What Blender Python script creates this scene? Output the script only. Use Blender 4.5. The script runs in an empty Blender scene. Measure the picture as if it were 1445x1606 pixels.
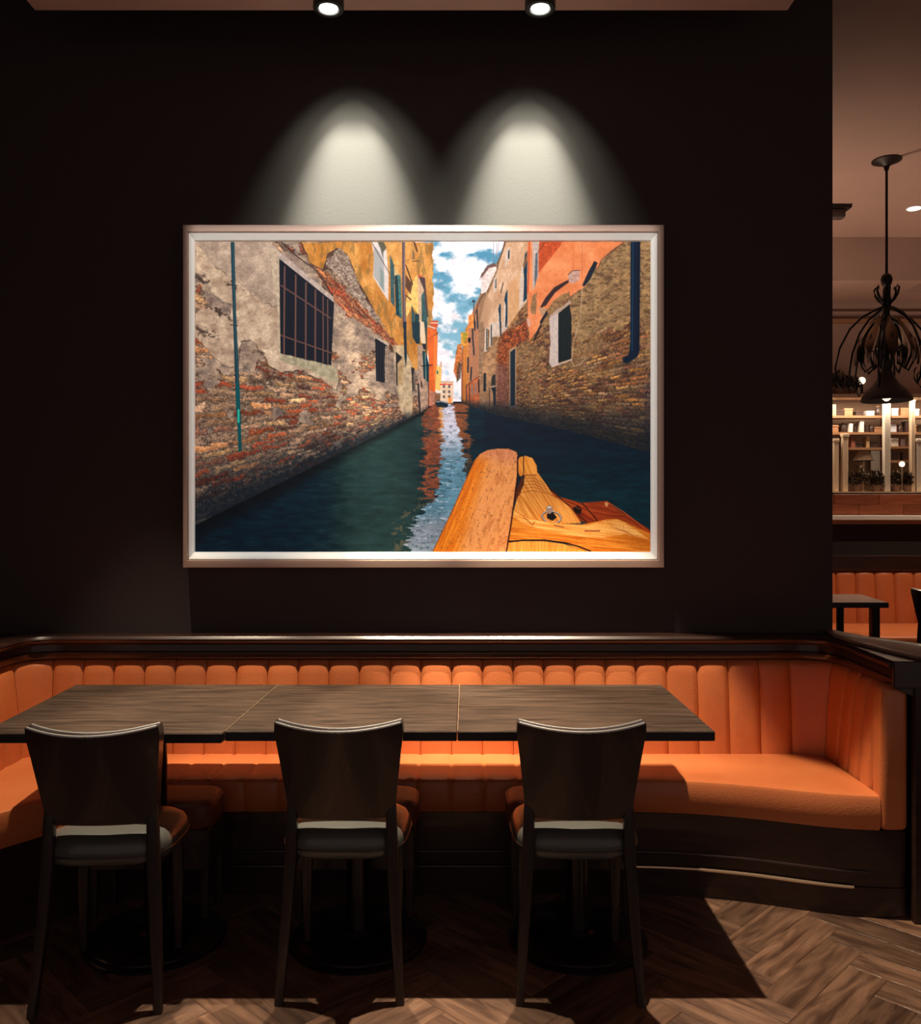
import bpy, bmesh, math, random
import numpy as np
from mathutils import Vector, Matrix
C=bpy.context.scene.collection
R=math.radians
# ---------------------------------------------------------------- camera
F=1350.0; EYE=1.46
cd=bpy.data.cameras.new('camera'); cam=bpy.data.objects.new('camera',cd); C.objects.link(cam)
cam.location=(0,0,EYE); cam.rotation_euler=(R(90),0,0)
cd.sensor_fit='HORIZONTAL'; cd.sensor_width=36; cd.lens=F/1445*36; cd.clip_start=.05
bpy.context.scene.camera=cam
# ---------------------------------------------------------------- world, exposure
w=bpy.data.worlds.new('world'); bpy.context.scene.world=w; w.use_nodes=True
w.node_tree.nodes['Background'].inputs[0].default_value=(1,.74,.68,1)
w.node_tree.nodes['Background'].inputs[1].default_value=.20
vs=bpy.context.scene.view_settings; vs.view_transform='Standard'; vs.look='None'; vs.gamma=1; vs.use_curve_mapping=False; vs.exposure=0
# ---------------------------------------------------------------- lamps of the room, and added fill lights
def lamp(name,kind,loc,power,col,radius=.02,target=None,cone=None,blend=.3):
    l=bpy.data.lights.new(name,kind); o=bpy.data.objects.new(name,l); C.objects.link(o); o.location=loc
    l.energy=power; l.color=col
    if kind!='AREA': l.shadow_soft_size=radius
    if kind=='SPOT': l.spot_size=cone; l.spot_blend=blend
    if target is not None: o.rotation_euler=(Vector(target)-Vector(loc)).to_track_quat('-Z','Y').to_euler()
    return o
def profile(o,build):
    l=o.data; l.use_nodes=True; nt=l.node_tree; em=nt.nodes['Emission']; g=nt.nodes.new('ShaderNodeNewGeometry'); s=nt.nodes.new('ShaderNodeSeparateXYZ')
    nt.links.new(g.outputs['Incoming'],s.inputs[0])
    def M(op,a,b=None):
        n=nt.nodes.new('ShaderNodeMath'); n.operation=op
        for i,v in enumerate((a,b)):
            if v is None: continue
            if isinstance(v,(int,float)): n.inputs[i].default_value=v
            else: nt.links.new(v,n.inputs[i])
        return n.outputs[0]
    def S(x,a,b,ta=0.,tb=1.):
        n=nt.nodes.new('ShaderNodeMapRange'); n.interpolation_type='SMOOTHSTEP'
        nt.links.new(x,n.inputs[0]); 
        for i,v in zip((1,2,3,4),(a,b,ta,tb)): n.inputs[i].default_value=v
        return n.outputs[0]
    nt.links.new(build(M,S,s.outputs[0],s.outputs[1],s.outputs[2]),em.inputs['Strength'])
NEUT=(.90,1,.79); WARM=(1,.80,.58)
SPX=(-.5175,.3125); SCX=(-.47,.292)
for fx,sx in zip(SPX,SCX):
    L=(fx,3.375,3.416)
    def washer(M,S,x,y,z,off=sx-fx,d=.395):      # scallop and halo hand-shaped into the beam, cut off above the picture
        ay=M('MAXIMUM',M('ABSOLUTE',y),.02); q=M('DIVIDE',M('ABSOLUTE',z),ay); h=M('MULTIPLY',q,d)
        X=M('SUBTRACT',M('MULTIPLY',M('DIVIDE',x,y),d),off); u=M('MULTIPLY',X,X)
        main=M('MULTIPLY',S(M('DIVIDE',u,M('MAXIMUM',M('MULTIPLY',M('SUBTRACT',h,.225),.170),.0010)),.15,1.45,1.,0.),S(h,.225,.35))
        halo=M('MULTIPLY',S(M('DIVIDE',u,M('MAXIMUM',M('MULTIPLY',M('SUBTRACT',h,.09),.36),.0010)),0.,1.5,1.,0.),S(h,.07,.36))
        mid=M('MULTIPLY',S(M('DIVIDE',u,M('MAXIMUM',M('MULTIPLY',M('SUBTRACT',h,.15),.21),.0010)),0.,1.3,1.,0.),S(h,.13,.28))
        gain=M('POWER',M('ADD',M('MULTIPLY',h,h),d*d),.85)
        return M('MULTIPLY',M('MULTIPLY',M('ADD',M('ADD',M('MULTIPLY',main,.62),M('MULTIPLY',halo,.10)),M('MULTIPLY',mid,.16)),gain),S(q,1.76,1.86,1.,0.))
    o=lamp('wall_beam','SPOT',L,660,NEUT,.008,(L[0],L[1]+1,L[2]-1),R(89),.05); profile(o,washer)
    o=lamp('bench_back_fill','SPOT',(fx,3.385,3.414),400,(1,.90,.70),.02,(.12+(fx+.1)*.62,3.625,.80),R(11),1.); o.scale=(3.2,1,1)  # extra narrow spot added to brighten the bench back
def frame_mask(M,S,x,y,z):   # rectangle mask for the unseen light added to brighten the picture
    q=M('DIVIDE',2.54,y); X=M('SUBTRACT',M('MULTIPLY',x,q),0.158); Z=M('ADD',M('MULTIPLY',z,q),3.30)
    a=S(M('ABSOLUTE',M('ADD',X,.158)),1.005,1.035,1.,0.); b=S(M('ABSOLUTE',M('SUBTRACT',Z,1.955)),.715,.745,1.,0.)
    return M('MULTIPLY',a,b)
o=lamp('picture_fill','SPOT',(-.158,1.2,3.30),335,(1,.985,.96),.03,(-.158,3.74,1.9),R(70),.1); profile(o,frame_mask)  # unseen light added for the picture alone
for x,p,bl,ax in ((-1.30,330,.5,0),(-.43,400,.5,0),(.38,520,.18,.10)):
    lamp('bench_downlight','SPOT',(x,3.16,3.47),p,WARM,.022,(x+ax,2.88,0),R(43),bl)
# room beyond
for x,y,p in ((3.48,6.6,110),(5.2,6.6,90),(2.4,7.3,90)):
    lamp('room_downlight','SPOT',(x,y,3.77),p,(1,.72,.5),.04,(x,y+.4,0),R(85),.6)
for x,y,p in ((2.3,6.3,115),(5.6,6.6,90)):
    lamp('ceiling_fill','SPOT',(x,y,1.9),p,(1,.70,.52),.10,(x,y+.3,4),R(140),.9)  # unseen upward spots added to brighten the far ceiling
def paint_canal():
    import numpy as np
    X0,Y0,W,H=306,379,715,487
    rs=np.random.RandomState(7)
    yy,xx=np.mgrid[0:H,0:W].astype(np.float64); xx+=X0+.5; yy+=Y0+.5
    def vn(x,y,seed):
        r=np.random.RandomState(seed).rand(256,256)
        xi=np.floor(x).astype(int); yi=np.floor(y).astype(int); fx=x-xi; fy=y-yi
        fx=fx*fx*(3-2*fx); fy=fy*fy*(3-2*fy)
        a=r[yi&255,xi&255]; b=r[yi&255,(xi+1)&255]; c=r[(yi+1)&255,xi&255]; d=r[(yi+1)&255,(xi+1)&255]
        return (a*(1-fx)+b*fx)*(1-fy)+(c*(1-fx)+d*fx)*fy
    def fb(x,y,seed,o=4):
        s=0;t=0;a=1.
        for k in range(o):
            s=s+a*vn(x*2**k,y*2**k,seed+k); t+=a; a*=.55
        return s/t
    img=np.zeros((H,W,3))
    C5=(280,340,3.705);C6=(640,340,3.524);C7=(280,600,3.705);C8=(640,600,3.524)
    D1=(580,375,9.03);D2=(580,505,9.03);D3=(730,375,9.633);D4=(730,505,9.633);D5=(600,640,6.98);Z=(0,0,1.)
    def tr(p,c): return [(c[0]+a/c[2],c[1]+b/c[2]) for a,b in p]
    def sd(pts):
        D=np.full((H,W),1e4); px=[p[0] for p in pts]; py=[p[1] for p in pts]; n=len(pts)
        x0=int(max(0,min(px)-X0-12)); x1=int(min(W,max(px)-X0+13)); y0=int(max(0,min(py)-Y0-12)); y1=int(min(H,max(py)-Y0+13))
        if x1<=x0 or y1<=y0: return D
        X=xx[y0:y1,x0:x1]; Y=yy[y0:y1,x0:x1]; d=np.full(X.shape,1e8); ins=np.zeros(X.shape,bool)
        for i in range(n):
            ax,ay=pts[i]; bx,by=pts[(i+1)%n]; ex,ey=bx-ax,by-ay
            wx=X-ax; wy=Y-ay; t=np.clip((wx*ex+wy*ey)/(ex*ex+ey*ey+1e-9),0,1); d=np.minimum(d,(wx-ex*t)**2+(wy-ey*t)**2)
            if by!=ay: ins^=((ay>Y)!=(by>Y))&(X<(bx-ax)*(Y-ay)/(by-ay)+ax)
        d=np.sqrt(d); D[y0:y1,x0:x1]=np.where(ins,-d,d); return D
    def mk(pts,c=Z,f=.6,wob=0,ws=12,seed=50):
        pts=tr(pts,c); s=sd(pts)
        if wob: s=s+wob*(fb(xx/ws,yy/ws,seed)-.5)*2
        return np.clip(.5-s/(2*f),0,1)
    def put(m,col,a=1.):
        col=np.asarray(col,float)
        if col.ndim==1: col=col[None,None,:]
        img[:]=img+(col-img)*(m*a)[...,None]
    def po(pts,col,c=Z,f=.6,a=1.,wob=0,ws=12,nz=0,ns=6,seed=60):
        m=mk(pts,c,f,wob,ws,seed)
        col=np.asarray(col,float)
        if nz: col=col[None,None,:]*(1+nz*2*(fb(xx/ns,yy/ns,seed+9)-.5))[...,None]
        put(m,col,a)
    def ln(p,col,w,c=Z,a=1.):
        p=tr(p,c); d=np.full((H,W),1e9)
        for i in range(len(p)-1):
            ax,ay=p[i];bx,by=p[i+1];ex,ey=bx-ax,by-ay;wx=xx-ax;wy=yy-ay
            t=np.clip((wx*ex+wy*ey)/(ex*ex+ey*ey+1e-9),0,1);d=np.minimum(d,np.hypot(wx-ex*t,wy-ey*t))
        put(np.clip(w/2+.5-d,0,1),col,a)
    mix=lambda a,b,t:np.asarray(a,float)[None,None,:]*(1-t[...,None])+np.asarray(b,float)[None,None,:]*t[...,None]
    sm=lambda a,b,x:(lambda t:t*t*(3-2*t))(np.clip((x-a)/(b-a),0,1))
    # sky
    n=fb(xx/26,yy/16,1,5); blue=mix((86,146,176),(160,200,216),np.clip((yy-400)/200,0,1))
    t=sm(.36,.6,n+.16*np.exp(-((xx-730)/34)**2-((yy-415)/45)**2)-.12*np.exp(-((xx-700)/25)**2-((yy-520)/40)**2)+.1*sm(560,600,yy))
    sky=blue*(1-t[...,None])+np.array((246,240,246.))*t[...,None]
    sky*=(1-.1*sm(.5,.8,fb(xx/9,yy/7,9)))[...,None]
    img[:]=sky
    def bricks(vx,vy,du,dv,seed,pal,warp):
        dx=np.maximum(np.abs(xx-vx),6.); v=(yy-vy)/dx; u=1/dx
        v=v+warp*dv*(fb(xx/14,yy/8,seed+5)-.5)*2; 
        r=np.floor(v/dv); uu=u/du+.5*(r.astype(int)&1)+.6*(fb(xx/20,yy/20,seed+8)-.5)
        b=np.floor(uu); fu=uu-b; fv=v/dv-r
        h=np.random.RandomState(seed).rand(512,512)
        k=h[r.astype(int)&511,b.astype(int)&511]; k2=h[(r.astype(int)*3+11)&511,(b.astype(int)*5+7)&511]
        pal=np.asarray(pal,float); col=pal[(k*len(pal)).astype(int)%len(pal)]*(.72+.5*k2)[...,None]
        e=np.minimum(fv,1-fv)*2; e2=np.minimum(fu,1-fu)*5
        m=np.clip(np.minimum(e,e2)*2.2-.25+.8*(fb(xx/3,yy/2.4,seed+3)-.5),0,1)
        # a lit upper edge and dark lower joint on every printed brick
        col=col*(1.18-.4*fv)[...,None]
        return col,m
    put((yy>630)*1.,(10,30,42))
    g=fb(xx/2.2,yy/1.8,21,3); g2=fb(xx/5,yy/4,25,4)
    # ---------------- left wall
    LW=mk([(300,370),(651,370),(652,450),(668,500),(673,640),(585,686),(469,743),(300,827)])
    col,m=bricks(697,633,5.4e-4,.034,3,[(168,92,62),(186,132,92),(146,76,54),(172,134,106),(146,118,98),(196,154,112),(128,88,72),(176,140,112)],.6)
    mort=mix((92,72,62),(150,130,112),g)
    b=mort*(1-m[...,None])+col*m[...,None]
    b*=(.62+.75*g)[...,None]*(.8+.4*g2)[...,None]
    put(LW,b)
    # plaster: more of it high up and far back
    lx=(xx-306)/375; wl=827-lx*187
    hgt=wl-yy
    hn=hgt/np.maximum(697-xx,10.)
    pn=fb(xx/30,yy/26,31,5)+.34*(np.minimum(hn,1.1)-.80)+.16*(fb(xx/7,yy/5,33)-.5)+.07*sm(560,640,xx)
    band=sm(.5,.53,pn); band2=sm(.5,.58,pn)
    pc=mix((112,96,88),(192,166,142),np.clip(fb(xx/11,yy/9,35,5)*1.5-.35,0,1))*(.8+.42*g)[...,None]
    edge=np.clip(band-band2*band,0,1)*np.clip(1-np.abs(pn-.515)/.02,0,1)
    put(LW*band,pc*1.04); put(LW*np.clip(1-np.abs(pn-.497)/.014,0,1),(48,38,36),.7)
    # solid plaster around the barred window and at the top left
    def plaster(pts,c,colA,colB,seed,wob=4,f=.8,shade=True):
        mm=mk(pts,c,f,wob,9,seed); 
        if shade: 
            s2=mk([(a+4,b_+6) for a,b_ in pts],c,1.2,wob,9,seed); put(np.clip(s2-mm,0,1)*LW,(50,40,38),.75)
        put(mm,mix(colA,colB,np.clip(fb(xx/12,yy/12,seed+2,5)*1.7-.4,0,1))*(.86+.28*g)[...,None])
    plaster([(95,140),(560,140),(590,240),(600,560),(600,800),(880,880),(925,930),(915,1000),(840,950),(700,890),(590,900),(520,850),(500,790),(420,715),(360,720),(350,800),(330,880),(240,850),(180,790),(130,730),(95,700),(95,560),(180,520),(300,600),(310,520),(230,470),(170,400),(140,340),(95,320)],C5,(158,132,112),(216,192,166),71)
    plaster([(95,135),(300,135),(540,135),(560,250),(575,420),(560,520),(500,500),(430,440),(380,400),(290,330),(200,290),(150,210)],C5,(146,126,112),(198,174,154),77,5)
    for p in ([(98,335),(150,340),(175,380),(140,395),(98,370)],[(100,640),(160,650),(245,690),(230,715),(160,705),(120,680)],[(180,520),(240,530),(310,600),(270,590),(200,545)],[(250,370),(300,365),(380,430),(330,420)]):
        put(mk(p,C5,2.,7,5,83)*sm(.42,.6,g2+.3*(g-.5)),(60,46,42),.8)
    # ochre upper render
    oc=mk([(720,148),(1130,148),(1480,148),(1480,560),(1440,900),(1330,870),(1240,740),(1160,600),(1110,480),(1060,400),(1010,280),(985,220),(920,180),(870,210),(840,300),(760,270),(745,200)],C5,.8,3,10,88)
    put(np.clip(mk([(716,150),(760,280),(850,312),(985,240),(1060,430),(1170,640),(1240,780),(1330,890),(1440,800),(1440,148)],C5,1,3,10,88)-oc,0,1),(70,44,34),.8)
    put(oc,mix((176,112,44),(222,162,92),np.clip(fb(xx/13,yy/26,91,5)*1.8-.45+ (xx-560)/220*.35,0,1))*(.9+.2*g)[...,None])
    put(oc*sm(.52,.62,fb(xx/5,yy/17,95)),(132,104,60),.55)
    # diagonal red brick band between plaster and ochre
    rb=mk([(790,290),(870,330),(1000,450),(1120,560),(1230,690),(1290,770),(1230,740),(1100,640),(980,560),(900,480),(840,390)],C5,1,4,7,97)
    put(rb,b*np.array((1.05,.86,.76)),.95)
    st=mk([(860,250),(930,185),(990,230),(1060,430),(1150,560),(1200,640),(1120,580),(1000,430),(900,320),(860,290)],C5,.8,4,8,99)
    put(st,mix((96,76,66),(206,186,168),np.clip(g*1.6-.3,0,1)),.9)
    # lintel and jambs of the barred window
    po([(520,150),(575,190),(905,470),(905,500),(870,480),(590,245)],(178,160,150),C5,.6,1,1,6,.2,4)
    po([(525,180),(578,190),(596,290),(600,790),(575,790),(580,560),(560,420)],(186,166,144),C5,.8,1,1.5,6,.2,4)
    ln([(600,150),(700,240),(800,310),(900,460)],(60,44,44),1.6,C5)
    po([(587,245),(905,500),(888,865),(850,860),(594,795)],(16,20,34),C5)
    # mesh and bars
    mg=mk([(590,260),(900,505),(880,855),(600,790)],C5)
    put(mg*(np.abs(((xx*1.2+yy)/3.2)%1-.5)<.16)*(.3+.7*g2),(52,62,84),.45)
    for i,x in enumerate((618,683,742,797,842,868)):
        y0=270+ (x-590)*.76; ln([(x,y0),(x-4+i,800+(x-600)*.2)],(112,80,72),2.6 if i<4 else 2,C5)
    for a_,b_ in ((400,590),(690,790)): ln([(598,a_),(885,b_)],(108,76,70),2.2,C5)
    po([(596,795),(880,862),(930,905),(925,965),(880,950),(760,890),(650,860),(590,830)],(168,158,132),C5,.8,.95,2,6,.25,4)
    # teal downpipe
    po([(304,148),(326,148),(336,560),(352,900),(356,1037),(333,1037),(322,700),(312,400)],(30,62,74),C5)
    ln([(318,150),(326,500),(343,900),(346,1030)],(64,104,114),1.,C5)
    po([(333,0),(355,0),(362,180),(368,395),(350,405),(344,250),(335,150)],(10,86,92),C7); ln([(350,160),(350,230)],(60,180,160),3,C7)
    ln([(300,628),(346,634)],(70,60,60),1.5,C5)
    # small grated window and openings beyond
    po([(1130,690),(1225,735),(1222,752),(1145,712)],(190,170,150),C5,.5,1,.6,5,.2,3)
    po([(1145,705),(1215,750),(1200,965),(1150,955)],(18,22,36),C5)
    for x in (1160,1175,1190): ln([(x,730),(x,955)],(60,58,66),.9,C5)
    po([(1200,752),(1225,752),(1235,965),(1200,960)],(150,128,112),C5,.6,1,1,4,.4,2)
    po([(330,330),(480,330),(600,600),(610,1300),(530,1360),(440,1260),(400,1010),(380,880)],(196,172,140),D2,1,.9,1.5,6,.25,5)
    po([(370,425),(465,500),(395,600),(400,900),(380,890)],(44,38,40),D2)
    po([(400,590),(470,510),(480,540),(470,900),(405,880)],(176,146,108),D2,.6,1,0,8,.3,4)
    po([(590,640),(640,665),(620,760),(650,960),(610,960),(600,800)],(40,38,42),D2); po([(615,760),(655,700),(650,960),(625,960)],(120,104,90),D2,.6,.8)
    po([(680,330),(770,330),(800,700),(830,1170),(720,1290),(690,900)],(178,146,126),D2,.8,1,0,8,.25,4)
    ln([(690,880),(715,1290)],(30,30,36),2.4,D2); ln([(735,850),(740,920)],(40,36,40),2.,D2)
    # upper floor, yellow house and shutters
    po([(0,40),(600,40),(640,40),(670,180),(650,200),(680,500),(690,660),(500,640),(250,500)],(226,166,98),D1,.8,.55,0,8,.25,4)
    po([(590,640),(680,500),(690,660),(720,900),(700,1080),(600,940),(520,1140),(510,900)],(238,190,112),D1,.7,1,0,8,.2,4)
    po([(620,45),(645,45),(690,180),(665,185)],(96,60,48),D1); po([(610,140),(640,200),(635,290),(605,290)],(100,84,80),D1,.6,.7)
    po([(680,500),(740,520),(790,540),(830,1110),(820,1264),(700,1264),(690,900)],(206,172,140),D1,.6,1,0,8,.2,3)
    po([(680,500),(750,525),(785,560),(700,560)],(196,92,62),D1)
    po([(700,540),(785,545),(835,1110),(800,1100),(770,720)],(84,62,66),D1)
    po([(510,500),(610,640),(580,780),(510,680)],(86,58,46),D1,.6,.9); ln([(515,370),(610,640)],(60,42,40),1.6,D1); ln([(520,800),(585,860)],(60,42,40),1.6,D1)
    ln([(612,320),(705,312)],(60,60,66),1.2,D1)
    def shut(p,c,colr=(38,84,92)): po(p,colr,c,.5,1,0,8,.25,3)
    po([(30,45),(120,45),(240,160),(270,520),(265,880),(50,540),(65,240)],(216,202,196),D1,.6,1,0,8,.1,5)
    po([(60,100),(110,140),(205,300),(200,745),(110,600),(60,520)],(170,168,166),D1); po([(150,400),(205,480),(205,745),(150,660)],(120,140,136),D1,1.5,.7)
    po([(120,45),(200,45),(240,120),(190,200)],(96,92,76),D1); po([(115,45),(190,210),(195,270),(150,130)],(26,46,56),D1)
    ln([(30,50),(300,520),(420,740)],(70,60,60),.9,D1)
    shut([(290,225),(350,380),(355,960),(300,890)],D1,(64,92,96)); shut([(355,520),(400,500),(410,740),(460,1130),(375,1070)],D1,(14,60,70)); shut([(405,500),(440,520),(460,1130),(420,1080)],D1,(70,118,116))
    po([(350,400),(405,490),(400,510),(355,520)],(206,176,130),D1)
    po([(460,45),(505,45),(500,640),(520,1264),(470,1264),(465,800)],(92,74,82),D1); ln([(492,45),(490,640),(500,1264)],(140,122,130),1.2,D1)
    po([(480,0),(520,0),(528,500),(515,640),(495,500)],(14,44,62),D2)
    shut([(595,930),(635,1040),(640,1264),(600,1264)],D1,(52,84,90)); shut([(640,1050),(705,1070),(700,1264),(640,1264)],D1,(24,66,74))
    shut([(600,0),(720,0),(715,310),(660,310),(610,210)],D2,(22,56,66)); shut([(735,800),(770,740),(790,930),(820,1120),(815,1264),(740,1160)],D1,(58,92,92))
    shut([(770,0),(820,0),(815,240),(800,230)],D2,(44,80,84)); po([(715,0),(770,0),(800,330),(740,310),(715,200)],(228,200,170),D2)
    shut([(750,410),(800,420),(840,600),(840,860),(765,800)],D2,(10,60,70)); ln([(790,440),(800,820)],(150,170,160),1.,D2); shut([(745,305),(800,310),(790,400),(760,380)],D2,(40,44,50))
    ln([(803,230),(800,480)],(70,50,50),1.4,D2); ln([(838,600),(838,1200)],(30,34,44),1.6,D2)
    # orange house, yellow house, pale house at the end of the canal
    po([(815,60),(850,90),(910,100),(940,60),(965,170),(950,850),(925,1190),(840,1190),(845,600),(820,300)],(222,106,48),D2,.5,1,0,8,.15,6)
    po([(915,150),(950,160),(950,560),(925,820),(905,800)],(236,130,62),D2); po([(855,0),(975,0),(970,40),(940,130),(880,60),(860,30)],(208,102,62),D2,.5,1,0,8,.5,2)
    po([(860,1160),(975,1155),(965,1200),(950,1264),(870,1264)],(200,92,58),D1); ln([(870,1190),(970,1190)],(250,230,214),1.2,D1); ln([(830,60),(930,90)],(246,226,210),1.2,D2); ln([(920,190),(970,150)],(120,60,44),1.6,D2)
    po([(850,960),(930,1000),(925,1180),(845,1190)],(180,128,112),D2,.6,.9,0,8,.25,3); ln([(735,622),(885,615)],(30,40,46),1.4,D2)
    po([(950,620),(1020,640),(1015,860),(1000,990),(930,980),(930,840)],(238,192,112),D2,.5,1,0,8,.1,4); po([(1000,570),(1028,570),(1022,640),(1000,640)],(206,170,150),D2); po([(950,690),(975,700),(970,740),(950,740)],(50,110,90),D2)
    po([(1010,845),(1190,845),(1185,1150),(1005,1150)],(232,200,172),D2,.5,1,0,8,.1,3); ln([(1010,850),(1190,850)],(190,130,100),1.,D2)
    ln([(1000,888),(1090,880)],(226,50,42),1.7,D2); ln([(1110,888),(1170,882)],(220,60,50),1.4,D2)
    for a_ in (1055,1130):
        for b_ in (915,990,1060): po([(a_-14,b_-18),(a_+14,b_-18),(a_+14,b_+18),(a_-14,b_+18)],(70,64,72),D2,.5,.9)
    po([(1115,1070),(1160,1070),(1160,1150),(1115,1150)],(246,150,74),D2); po([(930,960),(1040,990),(1010,1005),(935,990)],(240,230,224),D2)
    po([(925,1010),(1005,1010),(1000,1120),(930,1140)],(140,100,74),D2,.8,1,0,8,.4,3)
    # ---------------- right side
    RW=mk([(724,633),(724,560),(731,515),(738,505),(743,485),(752,466),(757,450),(764,430),(780,412),(790,390),(794,370),(1030,370),(1030,715),(895,676),(780,652)])
    col,m=bricks(712,631,3.3e-4,.0235,5,[(170,118,66),(150,98,60),(136,88,62),(180,132,82),(146,112,84),(112,72,58)],.4)
    mort=mix((70,52,44),(140,112,84),g); b2=(mort*(1-m[...,None])+col*m[...,None])*(.62+.7*g)[...,None]*(.8+.4*g2)[...,None]
    put(RW,b2)
    put(RW*sm(1000,1020,xx)*sm(560,620,yy),(60,54,66),.5)
    put(RW*sm(.5,.62,fb(xx/30,yy/22,131)+.2*sm(620,480,yy)-.1),mix((120,94,66),(178,144,104),g),.55)
    # bare plaster high on the right, grey brown
    po([(895,450),(965,385),(1050,250),(1200,140),(1345,140),(1345,560),(1230,560),(1180,620),(1040,620),(960,700),(910,640),(900,520)],(158,128,92),C6,2.5,.75,6,12,.35,5,141)
    put(mk([(895,450),(1050,250),(1200,140),(1345,140),(1345,560),(1040,620),(910,640)],C6)*sm(.55,.68,fb(xx/7,yy/3,143)),(84,62,46),.6)
    # distant right houses, coloured slices
    for x0,x1,cl in ((724,727,(190,110,70)),(727,732,(226,142,70)),(732,736,(232,150,84)),(736,741,(206,140,104)),(741,752,(198,138,104)),(752,761,(170,130,100))):
        put(RW*np.clip(x1-xx+.5,0,1)*np.clip(xx-x0+.5,0,1)*(yy<652),mix(cl,tuple(c*.8 for c in cl),g))
    pale=mk([(325,1349),(340,850),(480,500),(560,200),(620,45),(960,45),(960,830),(930,960),(815,1080),(640,1349),(500,1500)],D3)
    put(pale,mix((186,142,108),(222,186,158),np.clip(fb(xx/7,yy/16,151,4)*1.6-.3,0,1))*(.92+.16*g)[...,None])
    put(mk([(640,700),(820,500),(820,1080),(650,1349)],D3,3),(206,150,98),.5)
    put(mk([(200,1349),(325,800),(400,1000),(330,1349)],D3,1),(190,148,118),.9)
    po([(270,480),(400,380),(480,200),(420,600),(300,760),(210,820),(250,560)],(206,150,98),D4,2,.0)
    po([(270,520),(420,360),(560,180),(480,330),(500,700),(470,1250),(370,1330),(200,1290),(215,800)],(176,134,100),D4,2,.9,2,8,.35,4,161)
    put(mk([(560,180),(900,0),(945,0),(960,260),(780,350),(660,440),(640,700),(480,600),(500,350)],D4,3,3,10)*RW,b2*np.array((1.12,.78,.62)),.85)
    put(mk([(480,650),(650,640),(660,1250),(480,1320),(470,900)],D4,4)*RW,mix((96,52,48),(160,104,94),g),.7)
    po([(10,960),(210,820),(215,1280),(10,1240)],(198,108,66),D4,1,.9,0,8,.35,3,163)
    ln([(20,960),(215,820)],(90,50,40),1.,D4)
    for p in ([(15,970),(20,1230)],[(62,950),(66,1280)]): ln(p,(90,70,70),1.6,D4)
    for p in ([(105,960),(108,1100)],[(163,930),(163,1080)]): ln(p,(214,180,160),2.4,D4); ln(p,(90,80,90),1.2,D4)
    ln([(205,870),(208,1060)],(40,34,44),2,D4)
    po([(205,0),(280,0),(275,500),(255,790),(200,790),(215,500)],(150,118,92),D4,.8,.9,0,8,.3,3)
    for p in ([(110,0),(115,250),(135,500)],[(150,0),(145,120)],[(45,540),(42,760)],[(180,1060),(190,1349)],[(130,1150),(145,1349)],[(95,690),(85,880)]):
        ln(p,(28,46,58),2.2,D4 if p[0][1]<1000 else D3)
    po([(40,240),(85,240),(80,310),(45,310)],(20,26,40),D4)
    # eaves line and chimneys of the right row
    ln([(600,45),(560,200),(480,400),(380,640),(320,780),(220,920),(150,1130)],(108,78,62),2.2,D3); 
    po([(245,560),(350,400),(480,380),(470,480),(320,800),(240,830)],(226,206,200),D3,.6,1,0,8,.2,3); po([(215,620),(250,520),(340,400),(440,360),(490,410),(360,440),(270,560)],(104,74,66),D3,.6,.9,1,3)
    for p in ([(428,50),(425,350)],[(476,60),(478,300)],[(505,60),(500,250)]): ln(p,(130,110,120),.7,D3)
    ln([(130,940),(130,1110)],(60,64,76),1,D3); po([(110,920),(150,920),(150,960),(110,960)],(56,64,76),D3)
    po([(50,1160),(130,1120),(130,1349),(50,1349)],(232,142,76),D3,.5,1,0,8,.3,3); po([(1290,150),(1400,140),(1390,330),(1300,340)],(216,150,66),D2,.6,1,1,3,.4,3); po([(1320,140),(1390,160),(1350,280),(1320,250)],(150,150,50),D2,.8,.7)
    po([(1250,320),(1310,320),(1300,560),(1250,850),(1190,700),(1220,480)],(196,116,64),D2,.6,1,1,4,.5,2); po([(1260,560),(1310,600),(1290,800),(1230,860),(1240,660)],(84,66,54),D2,.8,.8,1,3,.5,2)
    # windows of the pale house
    def win(frame,dark,c,fc=(206,184,168),dc=(22,54,72)): po(frame,fc,c,.5,1,0,8,.12,3); po(dark,dc,c,.5,1,0,8,.25,3)
    win([(815,1080),(825,620),(860,380),(930,180),(960,180),(945,400),(925,930)],[(880,960),(890,600),(880,480),(900,240),(940,180),(955,240),(940,400),(935,900)],D3)
    po([(865,400),(905,280),(950,200),(945,330),(890,460)],(140,98,66),D3,.6,.8)
    win([(580,1349),(585,1000),(600,850),(640,760),(650,880),(640,1349)],[(605,1340),(615,1000),(590,930),(610,820),(640,765),(640,1340)],D3)
    win([(485,1349),(490,1100),(500,1020),(530,970),(545,1100),(540,1349)],[(518,1349),(515,1160),(500,1060),(525,975),(540,1000),(540,1349)],D3)
    win([(400,0),(520,0),(520,210),(400,230)],[(518,0),(545,0),(545,215),(528,205)],D4); win([(560,0),(640,0),(630,90),(560,180)],[(608,0),(635,0),(620,85),(605,70)],D4,(196,176,164))
    win([(420,830),(430,600),(470,560),(475,760)],[(455,740),(462,600),(472,600),(472,740)],D3); win([(600,430),(610,180),(670,120),(665,300),(610,440)],[(645,300),(650,190),(672,150),(668,300)],D3)
    win([(285,460),(300,120),(325,60),(340,130),(335,440)],[(318,430),(318,110),(332,100),(332,430)],D4); win([(360,380),(370,60),(400,0),(405,80),(400,370)],[(388,360),(385,60),(402,40),(400,360)],D4)
    ln([(575,660),(540,810)],(40,34,36),1.2,D3)
    # orange stucco
    orr=[(965,45),(1445,45)]
    om=mk([(662,138),(1205,138),(1120,190),(1068,245),(1050,285),(1030,245),(1010,290),(985,385),(950,405),(897,445),(892,415),(820,470),(780,520),(760,560),(735,600),(700,650),(672,692),(664,560),(662,300)],C6,.6,1.5,6,171)
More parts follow.
